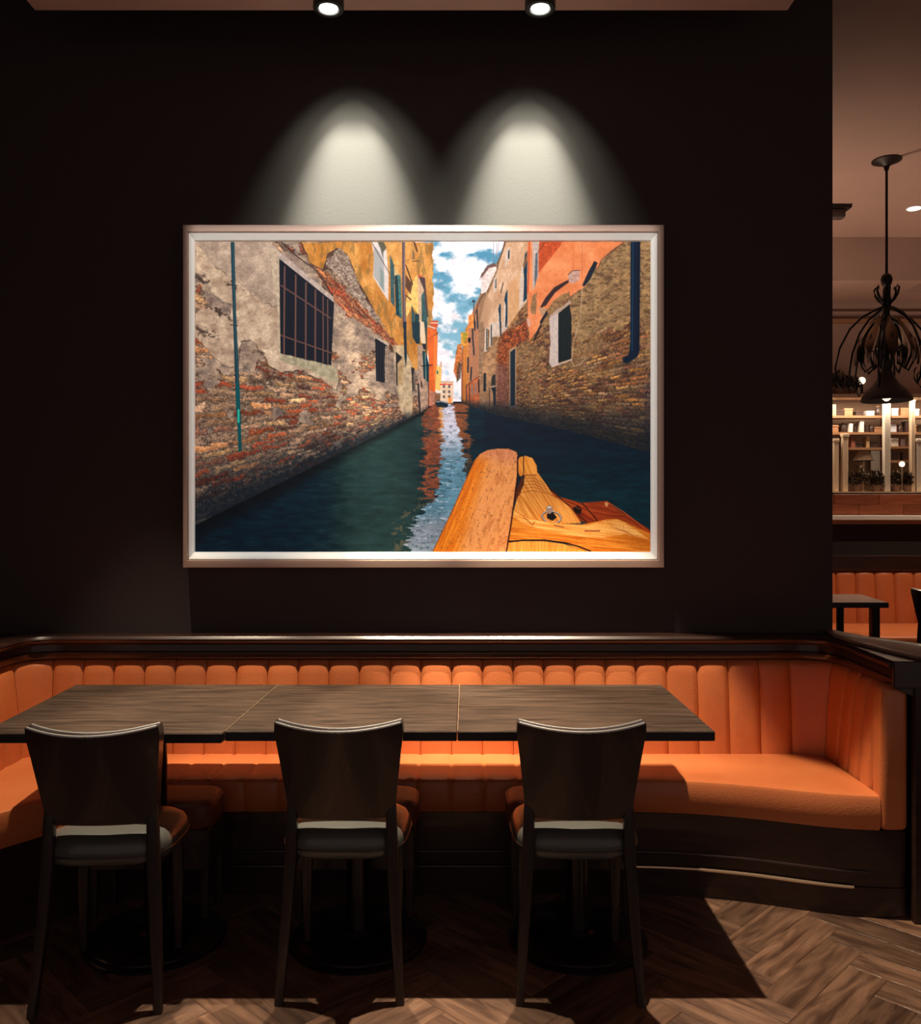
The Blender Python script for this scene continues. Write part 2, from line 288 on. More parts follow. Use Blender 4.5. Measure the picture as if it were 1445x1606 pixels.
    put(om,mix((212,122,76),(236,154,106),np.clip(fb(xx/16,yy/16,173,5)*1.7-.4,0,1))*(.94+.12*g)[...,None])
    po([(722,138),(850,138),(845,160),(722,312)],(186,82,42),C6,.5,1,0,8,.2,4)
    ln([(915,138),(915,300)],(206,104,60),1.,C6); ln([(963,138),(965,400)],(190,110,78),.8,C6)
    po([(688,440),(712,420),(712,490),(705,540),(685,540),(677,500)],(148,112,80),C6,.8,1,1.5,5,.3,3)
    win([(690,415),(688,138),(728,138),(722,200),(722,330)],[(703,390),(700,350),(706,205),(718,195),(718,320)],C6,(190,170,160),(96,100,108))
    po([(1120,45),(1200,45),(1100,200),(1110,210),(1215,45)],(90,50,44),D3,.5,.7)
    ln([(672,138),(668,330),(664,420)],(196,92,56),2.6,C6)
    ln([(666,570),(672,600)],(210,160,140),5,C6)
    # arch moulding, bracket, broken gutter
    po([(732,500),(760,450),(810,390),(870,358),(892,348),(892,362),(860,385),(815,420),(785,460),(765,490),(740,503)],(60,40,42),C6)
    po([(770,520),(800,470),(850,430),(893,418),(893,445),(830,490),(790,540)],(146,112,78),C6,.6,.9,1,4,.35,3)
    po([(886,318),(915,298),(952,296),(948,350),(912,372),(890,362)],(190,152,138),C6,.5,1,0,8,.15,3); ln([(886,320),(912,298),(952,297)],(90,56,50),1.2,C6); ln([(915,330),(946,322)],(150,110,98),1,C6)
    po([(1032,245),(1050,255),(1010,345),(975,388),(965,378),(1000,300)],(34,40,52),C6)
    ln([(1050,290),(1070,240),(1120,195),(1200,138)],(110,72,52),1.2,C6)
    po([(722,505),(770,505),(755,560),(735,540)],(180,140,110),C6); po([(770,515),(775,535),(735,600),(730,580)],(36,36,46),C6); ln([(735,600),(700,680)],(36,30,34),2.4,C6)
    ln([(965,395),(955,560),(920,680),(905,790),(915,825),(950,820),(985,780)],(206,176,146),.9,C6,.85)
    # window with thick white reveal
    po([(780,562),(785,545),(900,460),(905,478),(800,560)],(176,150,132),C6,.6,1,1,5,.2,3)
    po([(782,562),(835,530),(835,815),(795,832),(780,805),(788,700)],(196,178,170),C6,.7,1,1,5,.1,4)
    po([(832,535),(894,486),(905,560),(903,786),(832,806)],(20,30,34),C6)
    put(mk([(836,545),(894,500),(900,780),(836,800)],C6)*(np.abs((xx/3.4)%1-.5)<.12),(50,52,52),.6)
    ln([(797,830),(905,790)],(206,188,176),1.6,C6)
    # doorway, arch
    po([(562,735),(600,714),(598,1050),(562,1046)],(176,140,112),C6,.5); po([(567,748),(594,728),(594,1048),(567,1046)],(22,44,58),C6)
    po([(280,780),(315,770),(315,1050),(275,1050)],(24,40,50),D4); po([(390,960),(400,840),(430,790),(460,800),(460,960)],(52,52,48),D4); ln([(375,990),(468,965)],(170,150,140),1.3,D4); po([(390,1000),(465,980),(460,1270),(430,1280),(420,1060)],(28,42,52),D4); ln([(368,1000),(366,1340)],(60,44,46),1.,D4)
    po([(655,1275),(755,1270),(755,1285),(655,1290)],(140,130,130),D4); ln([(560,1300),(570,1420)],(150,130,120),1.,D4)
    # black downpipe
    po([(1232,138),(1286,138),(1281,740),(1270,775),(1215,810),(1190,806),(1188,780),(1222,765),(1230,700)],(8,34,56),C6); ln([(1245,138),(1240,740)],(30,66,92),1.6,C6); ln([(1275,138),(1270,740)],(4,20,36),1.6,C6)
    # damp dark foot of both walls
    dl=(wl-yy); put(LW*sm(105,10,dl*300/np.maximum(697-xx,30.))*(.45+.55*sm(.35,.6,g2)+.4*sm(40,8,dl*300/np.maximum(697-xx,30.))).clip(0,1),(20,32,44),.86)
    wr=633+(xx-720)*.262; put(RW*sm(75,4,(wr-yy)*260/np.maximum(xx-690,40.))*(.5+.5*g2),(10,26,40),.95); put(RW*sm(560,700,yy),(40,36,40),.3)
    # ---------------- water
    WA=mk([(724,633),(780,651),(895,676),(1030,713),(1030,870),(300,870),(300,827),(469,743),(585,686),(662,648),(682,634)])
    n1=fb(xx/22,yy/4.5,201,5); n2=fb(xx/9,yy/5,211,4)
    depth=(yy-633)/232
    w=mix((8,36,52),(40,62,62),np.clip(1.35*np.exp(-((xx-600)/75)**2)+ .35*(n1-.5)*2+.15,0,1))
    w=w*(1-.55*sm(40,-5,(yy-(827-lx*187))*300/np.maximum(697-xx,40.))[...,None]*.9)
    w=np.where((xx>760)[...,None],mix((8,32,48),(18,50,58),np.clip((yy-680)/120+.5*(n1-.5),0,1)),w)
    w*=(.82+.36*n1)[...,None]*(.92+.16*n2)[...,None]
    put(WA,w)
    wob=(6+16*depth)*(n1-.5)*2+(3+5*depth)*(fb(xx/8,yy/2.5,221)-.5)*2
    xl=696-10*depth-42*sm(.55,.85,depth); xr=708+20*np.sqrt(np.clip(depth,0,1))+22*depth
    def colm(a_,b_,f,extra=0): q=xx+wob; return WA*np.clip((q-a_)/f+.5,0,1)*np.clip((b_-q)/f+.5,0,1)
    put(colm(669,698,5)*sm(.55,.25,depth)*sm(.3,.5,fb(xx/12,yy/2.6,225)),(150,92,66),.8)
    put(colm(664,696,3)*sm(.75,.6,depth)*sm(.4,.48,fb(xx/9,yy/3.6,226)),mix((90,52,40),(202,110,74),g2),.9)
    put(colm(706,733+20*depth,4)*sm(.62,.2,depth)*sm(.3,.46,fb(xx/12,yy/3,227)),mix((120,70,48),(196,114,66),g2),.85)
    put(colm(690+0*xx,696+0*xx,3)*sm(.3,.1,depth),(236,176,110),.8)
    skr=mix((206,200,214),(96,136,156),sm(.12,.45,depth)); skr=skr*(1-sm(.68,.85,depth)[...,None])+np.array((128,138,150.))*sm(.68,.85,depth)[...,None]
    skr=skr*(.8+.42*fb(xx/8,yy/3.2,231,4))[...,None]
    put(colm(xl,xr,2.5),skr)
    put(colm(xl,xr,3)*sm(.62,.7,fb(xx/6,yy/2,233)),(52,80,96),.55); put(colm(xl,xr,3)*sm(.66,.74,fb(xx/9,yy/2.4,237)),(232,226,236),.5)
    put(colm(xl-26,xl,4)*sm(.45,.7,depth)*sm(.55,.62,fb(xx/7,yy/5,239)),(110,96,72),.6)
    # moored boat
    po([(945,1120),(1000,1115),(1110,1140),(1115,1200),(1080,1215),(960,1205),(945,1180)],(24,44,58),D2); ln([(950,1135),(1010,1125),(1110,1150)],(196,188,190),1.2,D2)
    # ---------------- wooden prow
    gr=lambda ang,seed,s1=30,s2=1.6:fb((xx*np.cos(ang)+yy*np.sin(ang))/s1,(-xx*np.sin(ang)+yy*np.cos(ang))/s2,seed,4)
    def wood(pts,cA,cB,ang,seed,c=C8,a=1.,f=.6,s2=1.8):
        mm=mk(pts,c,f); t_=np.clip(gr(ang,seed,34,s2)*1.9-.45,0,1); put(mm,mix(cA,cB,t_),a); return mm
    wood([(712,520),(760,575),(830,630),(955,665),(1100,655),(1140,690),(1240,750),(1340,815),(1340,835),(1200,790),(990,780),(900,740),(780,610),(720,545)],(112,40,16),(176,78,34),.45,301)
    wood([(970,668),(1098,657),(1150,700),(1270,790),(1340,835),(1290,815),(1150,760),(1040,765)],(120,44,18),(170,76,36),.2,303)
    ln([(965,668),(1050,765)],(50,18,12),1.6,C8); ln([(730,530),(790,590),(900,690),(990,775)],(70,28,14),2.,C8); ln([(1100,658),(1200,720),(1340,832)],(196,90,40),1.2,C8)
    po([(915,690),(940,680),(962,700),(955,728),(925,720)],(28,14,16),C8); po([(1095,660),(1110,670),(1100,690),(1088,672)],(206,150,100),C8)
    wood([(590,690),(610,620),(640,570),(650,480),(720,500),(770,570),(800,620),(900,690),(960,778),(850,780),(700,760),(580,730)],(190,112,42),(232,164,88),1.0,305)
    wood([(606,430),(620,412),(650,405),(690,418),(713,460),(716,500),(740,528),(700,512),(650,510),(620,520),(608,490)],(206,122,44),(240,166,80),1.2,307)
    ln([(640,408),(640,500),(632,570),(600,620)],(66,34,18),1.4,C8); ln([(636,512),(712,512)],(120,60,26),1.2,C8)
    for i in range(4): ln([(638,530+i*18),(700,528+i*17),(755+i*8,560+i*16)],(140,84,44),.9,C8,.7)
    po([(600,600),(630,520),(640,540),(625,610),(592,655),(584,670)],(90,42,20),C8)
    ln([(610,612),(690,597),(780,615),(950,700)],(150,90,40),1.,C8)
    # ring bolt
    th=np.linspace(0,2*np.pi,22); ln([(795+52*np.cos(q),745+32*np.sin(q)+6*np.cos(q)) for q in th],(60,44,40),2.6,C8); ln([(795+52*np.cos(q),743+32*np.sin(q)+6*np.cos(q)) for q in th],(196,190,190),1.2,C8)
    po([(770,725),(800,715),(825,745),(800,765),(770,750)],(26,20,26),C8); po([(765,690),(782,678),(803,690),(800,715),(785,728),(768,715)],(150,128,120),C8); ln([(775,690),(790,690)],(226,216,210),1.6,C8)
    # curved coaming
    wood([(575,700),(600,715),(660,745),(750,765),(860,780),(960,785),(1040,770),(1100,755),(1160,755),(1210,775),(1340,835),(1345,940),(990,940),(860,885),(700,870),(550,880),(560,760)],(186,98,28),(230,150,60),.1,311)
    wood([(575,700),(640,742),(750,768),(870,785),(990,790),(1080,765),(1160,757),(1240,800),(1340,870),(1200,840),(1080,858),(920,850),(760,820),(640,780),(575,735)],(216,138,60),(246,186,110),.15,313)
    ln([(700,770),(690,790),(660,760),(640,748)],(140,66,26),1.2,C8); ln([(980,820),(1060,820)],(150,86,60),2.2,C8); ln([(810,790),(860,800)],(130,76,50),1.6,C8)
    for i in range(5): ln([(1100+i*22,765+i*6),(1130+i*16,800+i*4),(1210+i*12,830+i*6)],(186,120,66),.9,C8,.8)
    wood([(550,885),(640,876),(760,878),(860,892),(1010,940),(545,940)],(206,120,40),(236,164,84),1.57,315)
    ln([(552,880),(640,872),(760,872),(870,886),(940,905),(1010,932)],(26,12,14),2.2,C8)
    # big blade
    bl=wood([(138,940),(250,700),(310,560),(370,430),(400,395),(440,375),(500,366),(560,368),(600,385),(610,415),(604,520),(588,660),(570,790),(543,940)],(206,106,22),(238,146,48),-1.2,321,C8,1,.6,2.4)
    side=np.clip((xx-(640+ (470-(yy-705)*.9*1.0)/3.524*1.0))/30,0,1)
    cx=640+ (430-(yy-704)*3.524*.30)/3.524
    put(bl*sm(-8,22,xx-cx),mix((214,140,84),(240,176,128),gr(-1.2,325)),.8)
    put(bl*sm(735,712,yy-.12*(xx-790)),mix((190,112,72),(226,158,124),g2),.8)
    put(bl*sm(.56,.66,fb(xx/5+yy/30,yy/16,331))*sm(0,20,xx-cx),(170,92,50),.32)
    put(bl*sm(.66,.72,fb(xx/2,yy/2.4,335)),(110,60,50),.4)
    ln([(608,410),(606,520),(588,660),(570,790),(545,935)],(60,22,16),2.2,C8); ln([(140,932),(250,700),(370,432)],(140,64,16),1.,C8)
    # overall print grain
    img[:]=np.clip(img*(1+.05*(rs.rand(H,W)-.5))[...,None],0,255)
    return np.clip((img/255.-.5)*1.12+.485,0,1)
# ================================================================ materials
MT={}
def mat(name,col,rough=.5,metal=0,bump=0,bscale=40,bstretch=(1,1,1),var=0,col2=None,nscale=6,stretch=(1,1,1),coat=0,rnd=0,emit=None,spec=.5,detail=5,obj=False):
    m=bpy.data.materials.new(name); m.use_nodes=True; nt=m.node_tree; N=nt.nodes; Lk=nt.links; b=N['Principled BSDF']
    b.inputs['Roughness'].default_value=rough; b.inputs['Metallic'].default_value=metal; b.inputs['Coat Weight'].default_value=coat; b.inputs['Specular IOR Level'].default_value=spec
    b.inputs['Base Color'].default_value=(*col,1)
    if emit: b.inputs['Emission Color'].default_value=(*emit[0],1); b.inputs['Emission Strength'].default_value=emit[1]
    tc=N.new('ShaderNodeTexCoord'); vec=tc.outputs['Object']
    if rnd:
        oi_=N.new('ShaderNodeObjectInfo'); va=N.new('ShaderNodeVectorMath'); va.operation='MULTIPLY_ADD'; cx=N.new('ShaderNodeCombineXYZ')
        for i in range(3): Lk.new(oi_.outputs['Random'],cx.inputs[i])
        Lk.new(cx.outputs[0],va.inputs[0]); va.inputs[1].default_value=(31,17,23); Lk.new(vec,va.inputs[2]); vec=va.outputs[0]
    if col2 is not None:
        mp=N.new('ShaderNodeMapping'); Lk.new(vec,mp.inputs[0]); mp.inputs['Scale'].default_value=stretch
        n=N.new('ShaderNodeTexNoise'); n.inputs['Scale'].default_value=nscale; n.inputs['Detail'].default_value=detail; n.inputs['Distortion'].default_value=.6; Lk.new(mp.outputs[0],n.inputs[0])
        cr=N.new('ShaderNodeValToRGB'); cr.color_ramp.elements[0].position=.32; cr.color_ramp.elements[1].position=.68
        cr.color_ramp.elements[0].color=(*col,1); cr.color_ramp.elements[1].color=(*col2,1); Lk.new(n.outputs[0],cr.inputs[0]); out=cr.outputs[0]
        if rnd:
            hs=N.new('ShaderNodeHueSaturation'); mr=N.new('ShaderNodeMapRange'); mr.inputs[3].default_value=1-rnd; mr.inputs[4].default_value=1+rnd
            Lk.new(oi_.outputs['Random'],mr.inputs[0]); Lk.new(mr.outputs[0],hs.inputs['Value']); Lk.new(out,hs.inputs['Color']); out=hs.outputs[0]
        Lk.new(out,b.inputs['Base Color'])
    if bump:
        mp=N.new('ShaderNodeMapping'); Lk.new(vec,mp.inputs[0]); mp.inputs['Scale'].default_value=bstretch
        n=N.new('ShaderNodeTexNoise'); n.inputs['Scale'].default_value=bscale; n.inputs['Detail'].default_value=4; Lk.new(mp.outputs[0],n.inputs[0])
        bp=N.new('ShaderNodeBump'); bp.inputs['Strength'].default_value=bump; bp.inputs['Distance'].default_value=.004; Lk.new(n.outputs[0],bp.inputs['Height']); Lk.new(bp.outputs[0],b.inputs['Normal'])
    MT[name]=m; return m
mat('wall_paint',(.060,.047,.047),.75,bump=.15,bscale=90,spec=.2)
mat('room_wall_paint',(.34,.225,.18),.8,col2=(.38,.25,.20),nscale=2)
mat('room_dark_wall',(.018,.011,.011),.7)
mat('ceiling_paint',(.30,.19,.16),.9,bump=.1,bscale=60)
mat('ceiling_dark',(.02,.014,.014),.9)
mat('panel_paint',(.80,.60,.52),.9)
mat('leather_orange',(.60,.17,.054),.34,bump=.25,bscale=160,col2=(.65,.20,.068),nscale=5,coat=.12)
mat('leather_black',(.024,.015,.014),.32,bump=.2,bscale=200,coat=.25)
mat('leather_grey',(.085,.088,.080),.28,bump=.2,bscale=200,coat=.3)
mat('leather_brown',(.13,.035,.018),.45,bump=.3,bscale=160)
mat('piping_highlight',(.30,.30,.30),.3,coat=.4)  # pale tone is a painted highlight along the chair back rims
mat('chair_wood',(.020,.012,.010),.35,col2=(.035,.020,.015),nscale=8,stretch=(6,6,1),coat=.15)
mat('dark_wood',(.020,.009,.007),.30,col2=(.042,.018,.013),nscale=5,stretch=(1,4,14),coat=.25)
mat('cap_wood',(.22,.15,.13),.4,col2=(.29,.20,.17),nscale=6,stretch=(6,1,6),coat=.2)
mat('table_wood',(.030,.019,.013),.48,col2=(.098,.063,.043),nscale=4,stretch=(1.3,11,8),spec=.35,bump=.2,bscale=30,bstretch=(1,12,1),rnd=.05)
mat('table_edge',(.014,.010,.009),.4)
mat('inlay',(.34,.24,.16),.4)
mat('plank_wood',(.060,.028,.017),.40,col2=(.235,.130,.080),nscale=3.2,stretch=(1.5,10,6),bump=.5,bscale=18,bstretch=(1.5,14,1),rnd=.42,coat=.08,detail=8)
mat('subfloor',(.02,.011,.008),.8)
mat('black_metal',(.010,.009,.009),.32,metal=.3,coat=.2)
mat('iron',(.012,.008,.007),.4,metal=.4)
mat('brass_glint',(.75,.55,.36),.28,metal=.85)  # metal of the lamp stands, and painted highlight on the bench moulding
mat('bronze',(.20,.13,.085),.32,metal=.8)
mat('lamp_black',(.012,.011,.011),.4)
mat('lens',(1,1,1),.5,emit=((1,.95,.85),9))
mat('lens_warm',(1,1,1),.5,emit=((1,.93,.85),5))
mat('frame_outer',(.50,.34,.27),.38,metal=.35)
mat('frame_inner',(.78,.76,.71),.5)
mat('backing',(.3,.25,.2),.8)
mat('white_ledge',(.75,.76,.72),.5)
mat('red_wood',(.22,.058,.024),.45,col2=(.36,.11,.05),nscale=5,stretch=(1,1,9),rnd=.15)
mat('cream_wood',(.60,.45,.30),.5,col2=(.70,.55,.39),nscale=5,stretch=(6,6,1))
mat('cream_paint',(.66,.60,.50),.5)
mat('shelf_wood',(.32,.16,.08),.5)
mat('niche_paint',(.20,.12,.08),.8)
mat('leaf_dark',(.045,.035,.022),.6); mat('leaf_tan',(.22,.15,.09),.6)
mat('pot_clay',(.22,.12,.08),.7); mat('paper_white',(.72,.68,.62),.6); mat('glass_blue',(.55,.62,.72),.2); mat('jar_tan',(.5,.33,.18),.35); mat('jar_dark',(.05,.03,.025),.3); mat('book_red',(.25,.08,.05),.6)
mat('globe',(.9,.8,.65),.4,emit=((1,.82,.6),1.6)); mat('shade_brown',(.06,.042,.036),.55)
# ================================================================ helpers
def obj(name,bm,m,parent=None,smooth=True,loc=None):
    me=bpy.data.meshes.new(name); bmesh.ops.recalc_face_normals(bm,faces=bm.faces); bm.to_mesh(me); bm.free()
    if smooth:
        me.polygons.foreach_set('use_smooth',[True]*len(me.polygons)); me.set_sharp_from_angle(angle=R(38))
    for q in (m if isinstance(m,(list,tuple)) else [m]): me.materials.append(MT[q])
    o=bpy.data.objects.new(name,me); C.objects.link(o)
    if parent is not None: o.parent=parent
    if loc: o.location=loc
    return o
def tag(o,label=None,cat=None,group=None,kind=None):
    if label: o['label']=label
    if cat: o['category']=cat
    if group: o['group']=group
    if kind: o['kind']=kind
    return o
def thing(name,label,cat,loc=(0,0,0),rz=0,group=None):
    o=bpy.data.objects.new(name,None); C.objects.link(o); o.location=loc; o.rotation_euler=(0,0,rz); o.empty_display_size=.1
    return tag(o,label,cat,group)
def struct(name,bm,m,parent=None,smooth=True):
    o=obj(name,bm,m,parent,smooth)
    if parent is None: o['kind']='structure'
    return o
def dup(root,loc,rz=0,label=None,group=None,scale=None):
    r=root.copy(); C.objects.link(r); r.location=loc; r.rotation_euler=(0,0,rz)
    if label: r['label']=label
    if group: r['group']=group
    if scale: r.scale=scale
    for ch in list(root.children):
        c=ch.copy(); C.objects.link(c); c.parent=r
        for g in ch.children:
            d=g.copy(); C.objects.link(d); d.parent=c
    return r
def box(bm,x0,x1,y0,y1,z0,z1,bev=0,seg=2,mi=0):
    r=bmesh.ops.create_cube(bm,size=1); v=r['verts']
    bmesh.ops.scale(bm,vec=(x1-x0,y1-y0,z1-z0),verts=v); bmesh.ops.translate(bm,vec=((x0+x1)/2,(y0+y1)/2,(z0+z1)/2),verts=v)
    fs=list({f for q in v for f in q.link_faces})
    for f in fs: f.material_index=mi
    if bev:
        es=list({e for q in v for e in q.link_edges}); bmesh.ops.bevel(bm,geom=es,offset=bev,segments=seg,profile=.5,affect='EDGES')
    return bm
def B(*a,**k): return box(bmesh.new(),*a,**k)
def loft(bm,rings,cap=True,closed=True,mi=0):
    vs=[[bm.verts.new(p) for p in r] for r in rings]; n=len(rings[0])
    for a,b in zip(vs,vs[1:]):
        for i in range(n if closed else n-1):
            j=(i+1)%n
            try: bm.faces.new((a[i],a[j],b[j],b[i])).material_index=mi
            except ValueError: pass
    if cap:
        for q in (vs[0],vs[-1]):
            try: bm.faces.new(q).material_index=mi
            except ValueError: pass
    return bm
def lathe(bm,prof,cx=0,cy=0,seg=32,mi=0):
    return loft(bm,[[(cx+r*math.cos(2*math.pi*i/seg),cy+r*math.sin(2*math.pi*i/seg),z) for i in range(seg)] for r,z in prof],mi=mi)
def tube(bm,pts,rad,seg=8,mi=0,flat=None):
    pts=[Vector(p) for p in pts]; rings=[]; n=len(pts); rr=rad if isinstance(rad,(list,tuple)) else [rad]*n
    up=Vector((0,0,1))
    for i,p in enumerate(pts):
        t=(pts[min(i+1,n-1)]-pts[max(i-1,0)]).normalized(); u=up if abs(t.dot(up))<.97 else Vector((0,1,0))
        a=t.cross(u).normalized(); b=a.cross(t).normalized()
        rings.append([p+(a*math.cos(2*math.pi*k/seg)+b*math.sin(2*math.pi*k/seg))*rr[i] for k in range(seg)])
    return loft(bm,rings,mi=mi)
def strut(bm,secs):    # square section limb: (x,y,z,half_x,half_y)
    rings=[[(x-a,y-b,z),(x+a,y-b,z),(x+a,y+b,z),(x-a,y+b,z)] for x,y,z,a,b in secs]
    loft(bm,rings); es=[e for e in bm.edges if len(e.link_faces)==2 and abs(e.verts[0].co.z-e.verts[1].co.z)>1e-4]
    bmesh.ops.bevel(bm,geom=es,offset=.006,segments=2,profile=.5,affect='EDGES'); return bm
def smooth_path(pts,r,n=7):      # polyline with filleted corners -> dense list of (x,y)
    out=[Vector(pts[0])]
    for a,b,c in zip(pts,pts[1:],pts[2:]):
        a,b,c=Vector(a),Vector(b),Vector(c); u=(a-b).normalized(); v=(c-b).normalized(); p=b+u*r; q=b+v*r
        for i in range(n+1):
            t=i/n; out.append(p*(1-t)**2+b*2*t*(1-t)+q*t*t)
    out.append(Vector(pts[-1])); return out
class Path:
    def __init__(s,pts):
        s.p=pts; s.s=[0]
        for a,b in zip(pts,pts[1:]): s.s.append(s.s[-1]+(b-a).length)
        nn=[]
        for i in range(len(pts)):
            t=(pts[min(i+1,len(pts)-1)]-pts[max(i-1,0)]).normalized(); nn.append(Vector((t.y,-t.x)))
        s.n=nn; s.len=s.s[-1]
    def at(s,d):
        d=min(max(d,0),s.len); i=0
        while i<len(s.s)-2 and s.s[i+1]<d: i+=1
        t=(d-s.s[i])/max(s.s[i+1]-s.s[i],1e-9); return s.p[i].lerp(s.p[i+1],t),s.n[i].lerp(s.n[i+1],t).normalized()
def sweep(path,prof,dense=True):
    bm=bmesh.new(); loft(bm,[[(p.x+n.x*o,p.y+n.y*o,z) for o,z in prof] for p,n in zip(path.p,path.n)]); return bm
# ================================================================ setting
struct('wall_back',B(-3.3,1.63,3.77,3.95,0,3.79),'wall_paint',smooth=False)
struct('wall_left',B(-3.4,-3.3,-1,8.2,0,3.79),'wall_paint',smooth=False)
struct('ceiling',B(-3.4,7,-1,8.3,3.79,3.9),['room_wall_paint'],smooth=False)
o=struct('ceiling_panel',B(-1.73,1.33,-1,3.5,3.5,3.56),'panel_paint',smooth=False); o.name='trim_1'
# floor: subfloor slab and herringbone planks
fl=struct('floor',B(-3.4,7,-1,8.3,-.05,-.006),'subfloor',smooth=False)
Wp,Lp=.122,.488
pm={}
bmp=B(0,Lp,0,Wp,-.006,0,bev=.0016,seg=1); protoP=obj('plank',bmp,'plank_wood',fl,smooth=False)
first=True; cnt=0; ang=R(45)
ca,sa=math.cos(ang),math.sin(ang)
for k in range(-40,41):
    for m_ in range(-8,9):
        for kind in (0,1):
            if kind==0: x,y,rz=k*Wp+m_*2*Lp,k*Wp,0
            else: x,y,rz=(k+4)*Wp+m_*2*Lp+Wp,(k+1-4)*Wp,R(90)
            cxp,cyp=(x+Lp/2,y+Wp/2) if kind==0 else (x-Wp/2,y+Lp/2)
            X=ca*cxp-sa*cyp+.3; Y=sa*cxp+ca*cyp+3.03
            if not(-2.35<X<2.35 and 2.05<Y<3.72): continue
            if first: o=protoP; first=False
            else: o=protoP.copy(); C.objects.link(o)
            o.location=(ca*x-sa*y+.3,sa*x+ca*y+3.03,random.Random(cnt).uniform(-.0006,.0006)); o.rotation_euler=(0,0,ang+rz); cnt+=1
print('planks',cnt)
# ================================================================ framed picture
KP=F/3.738
def PX(px,d): return (px-722.5)*d/F
def PZ(py,d): return EYE-(py-803)*d/F
pic=thing('framed_picture','large landscape framed photograph of a narrow canal with brick houses and wooden boat prow','picture',(0,3.77,PZ(621,3.72)))
oz=pic.location.z
OX0,OX1,OZ1,OZ0=PX(287,3.70),PX(1042,3.70),PZ(352.5,3.70),PZ(890.5,3.70)
IX0,IX1,IZ1,IZ0=PX(306,3.738),PX(1020.5,3.738),PZ(379,3.738),PZ(865.5,3.738)
def rail(side,prof):
    # prof: (f, y) with f=0 outer edge, f=1 edge of the print
    def pt(f,y,c):
        xs={'l':OX0+(IX0-OX0)*f,'r':OX1+(IX1-OX1)*f}; zs={'t':OZ1+(IZ1-OZ1)*f,'b':OZ0+(IZ0-OZ0)*f}
        return (xs[c[0]],y-3.77,zs[c[1]]-oz)
    ends={'top':('lt','rt'),'bottom':('lb','rb'),'left':('lb','lt'),'right':('rb','rt')}[side]
    bm=bmesh.new(); loft(bm,[[pt(f,y,e) for f,y in prof] for e in ends]); return bm
for s_ in ('top','bottom','left','right'):
    obj('frame_rail',rail(s_,[(0,3.765),(0,3.702),(.03,3.698),(.46,3.698),(.50,3.702),(.50,3.765)]),'frame_outer',pic,smooth=False)
    obj('inner_slip',rail(s_,[(.50,3.762),(.50,3.712),(.56,3.706),(.94,3.728),(1.,3.7375),(1.,3.762)]),'frame_inner',pic,smooth=False)
obj('backing_board',B(OX0+.03,OX1-.03,-.02,-.004,OZ0+.03-oz,OZ1-.03-oz),'backing',pic,smooth=False)
img=paint_canal(); H_,W_=img.shape[:2]
lin=np.where(img<=.04045,img/12.92,((img+.055)/1.055)**2.4)
me=bpy.data.meshes.new('print'); nx,nz=W_+1,H_+1
gx=np.linspace(IX0-.001,IX1+.001,nx); gz=np.linspace(IZ1+.001,IZ0-.001,nz)-oz
co=np.zeros((nz,nx,3)); co[...,0]=gx[None,:]; co[...,1]=3.739-3.77; co[...,2]=gz[:,None]
me.vertices.add(nx*nz); me.vertices.foreach_set('co',co.ravel())
ii=(np.arange(H_)[:,None]*nx+np.arange(W_)[None,:]).ravel(); q=np.stack([ii,ii+nx,ii+nx+1,ii+1],1).ravel()
me.loops.add(len(q)); me.loops.foreach_set('vertex_index',q); nf=H_*W_
me.polygons.add(nf); me.polygons.foreach_set('loop_start',np.arange(nf)*4); me.update(calc_edges=True)
at=me.color_attributes.new('ink','FLOAT_COLOR','CORNER'); cc=np.ones((nf,4,4)); cc[...,:3]=lin.reshape(nf,1,3); at.data.foreach_set('color',cc.ravel())
m=bpy.data.materials.new('print_paper'); m.use_nodes=True; b=m.node_tree.nodes['Principled BSDF']; b.inputs['Roughness'].default_value=.6; b.inputs['Specular IOR Level'].default_value=.15
an=m.node_tree.nodes.new('ShaderNodeVertexColor'); an.layer_name='ink'; m.node_tree.links.new(an.outputs[0],b.inputs['Base Color'])
me.materials.append(m); pr=bpy.data.objects.new('print',me); C.objects.link(pr); pr.parent=pic
# ================================================================ spot fixtures
for i,fx in enumerate(SPX):
    t=thing('ceiling_spotlight',('left','right')[i]+' one of two black cylinder spotlights under the ceiling above the framed picture','lamp',(fx,3.375,3.5),0,'ceiling spotlights over the picture')
    bm=bmesh.new(); z0=-.070
    lathe(bm,[(.058,0),(.060,-.004),(.060,z0+.003),(.057,z0),(.042,z0),(.040,z0+.010)],seg=40); obj('housing',bm,'lamp_black',t)
    bm=bmesh.new(); lathe(bm,[(.036,z0+.006),(.036,z0+.002),(.030,z0+.0005)],seg=32); obj('lens',bm,'lens',t)
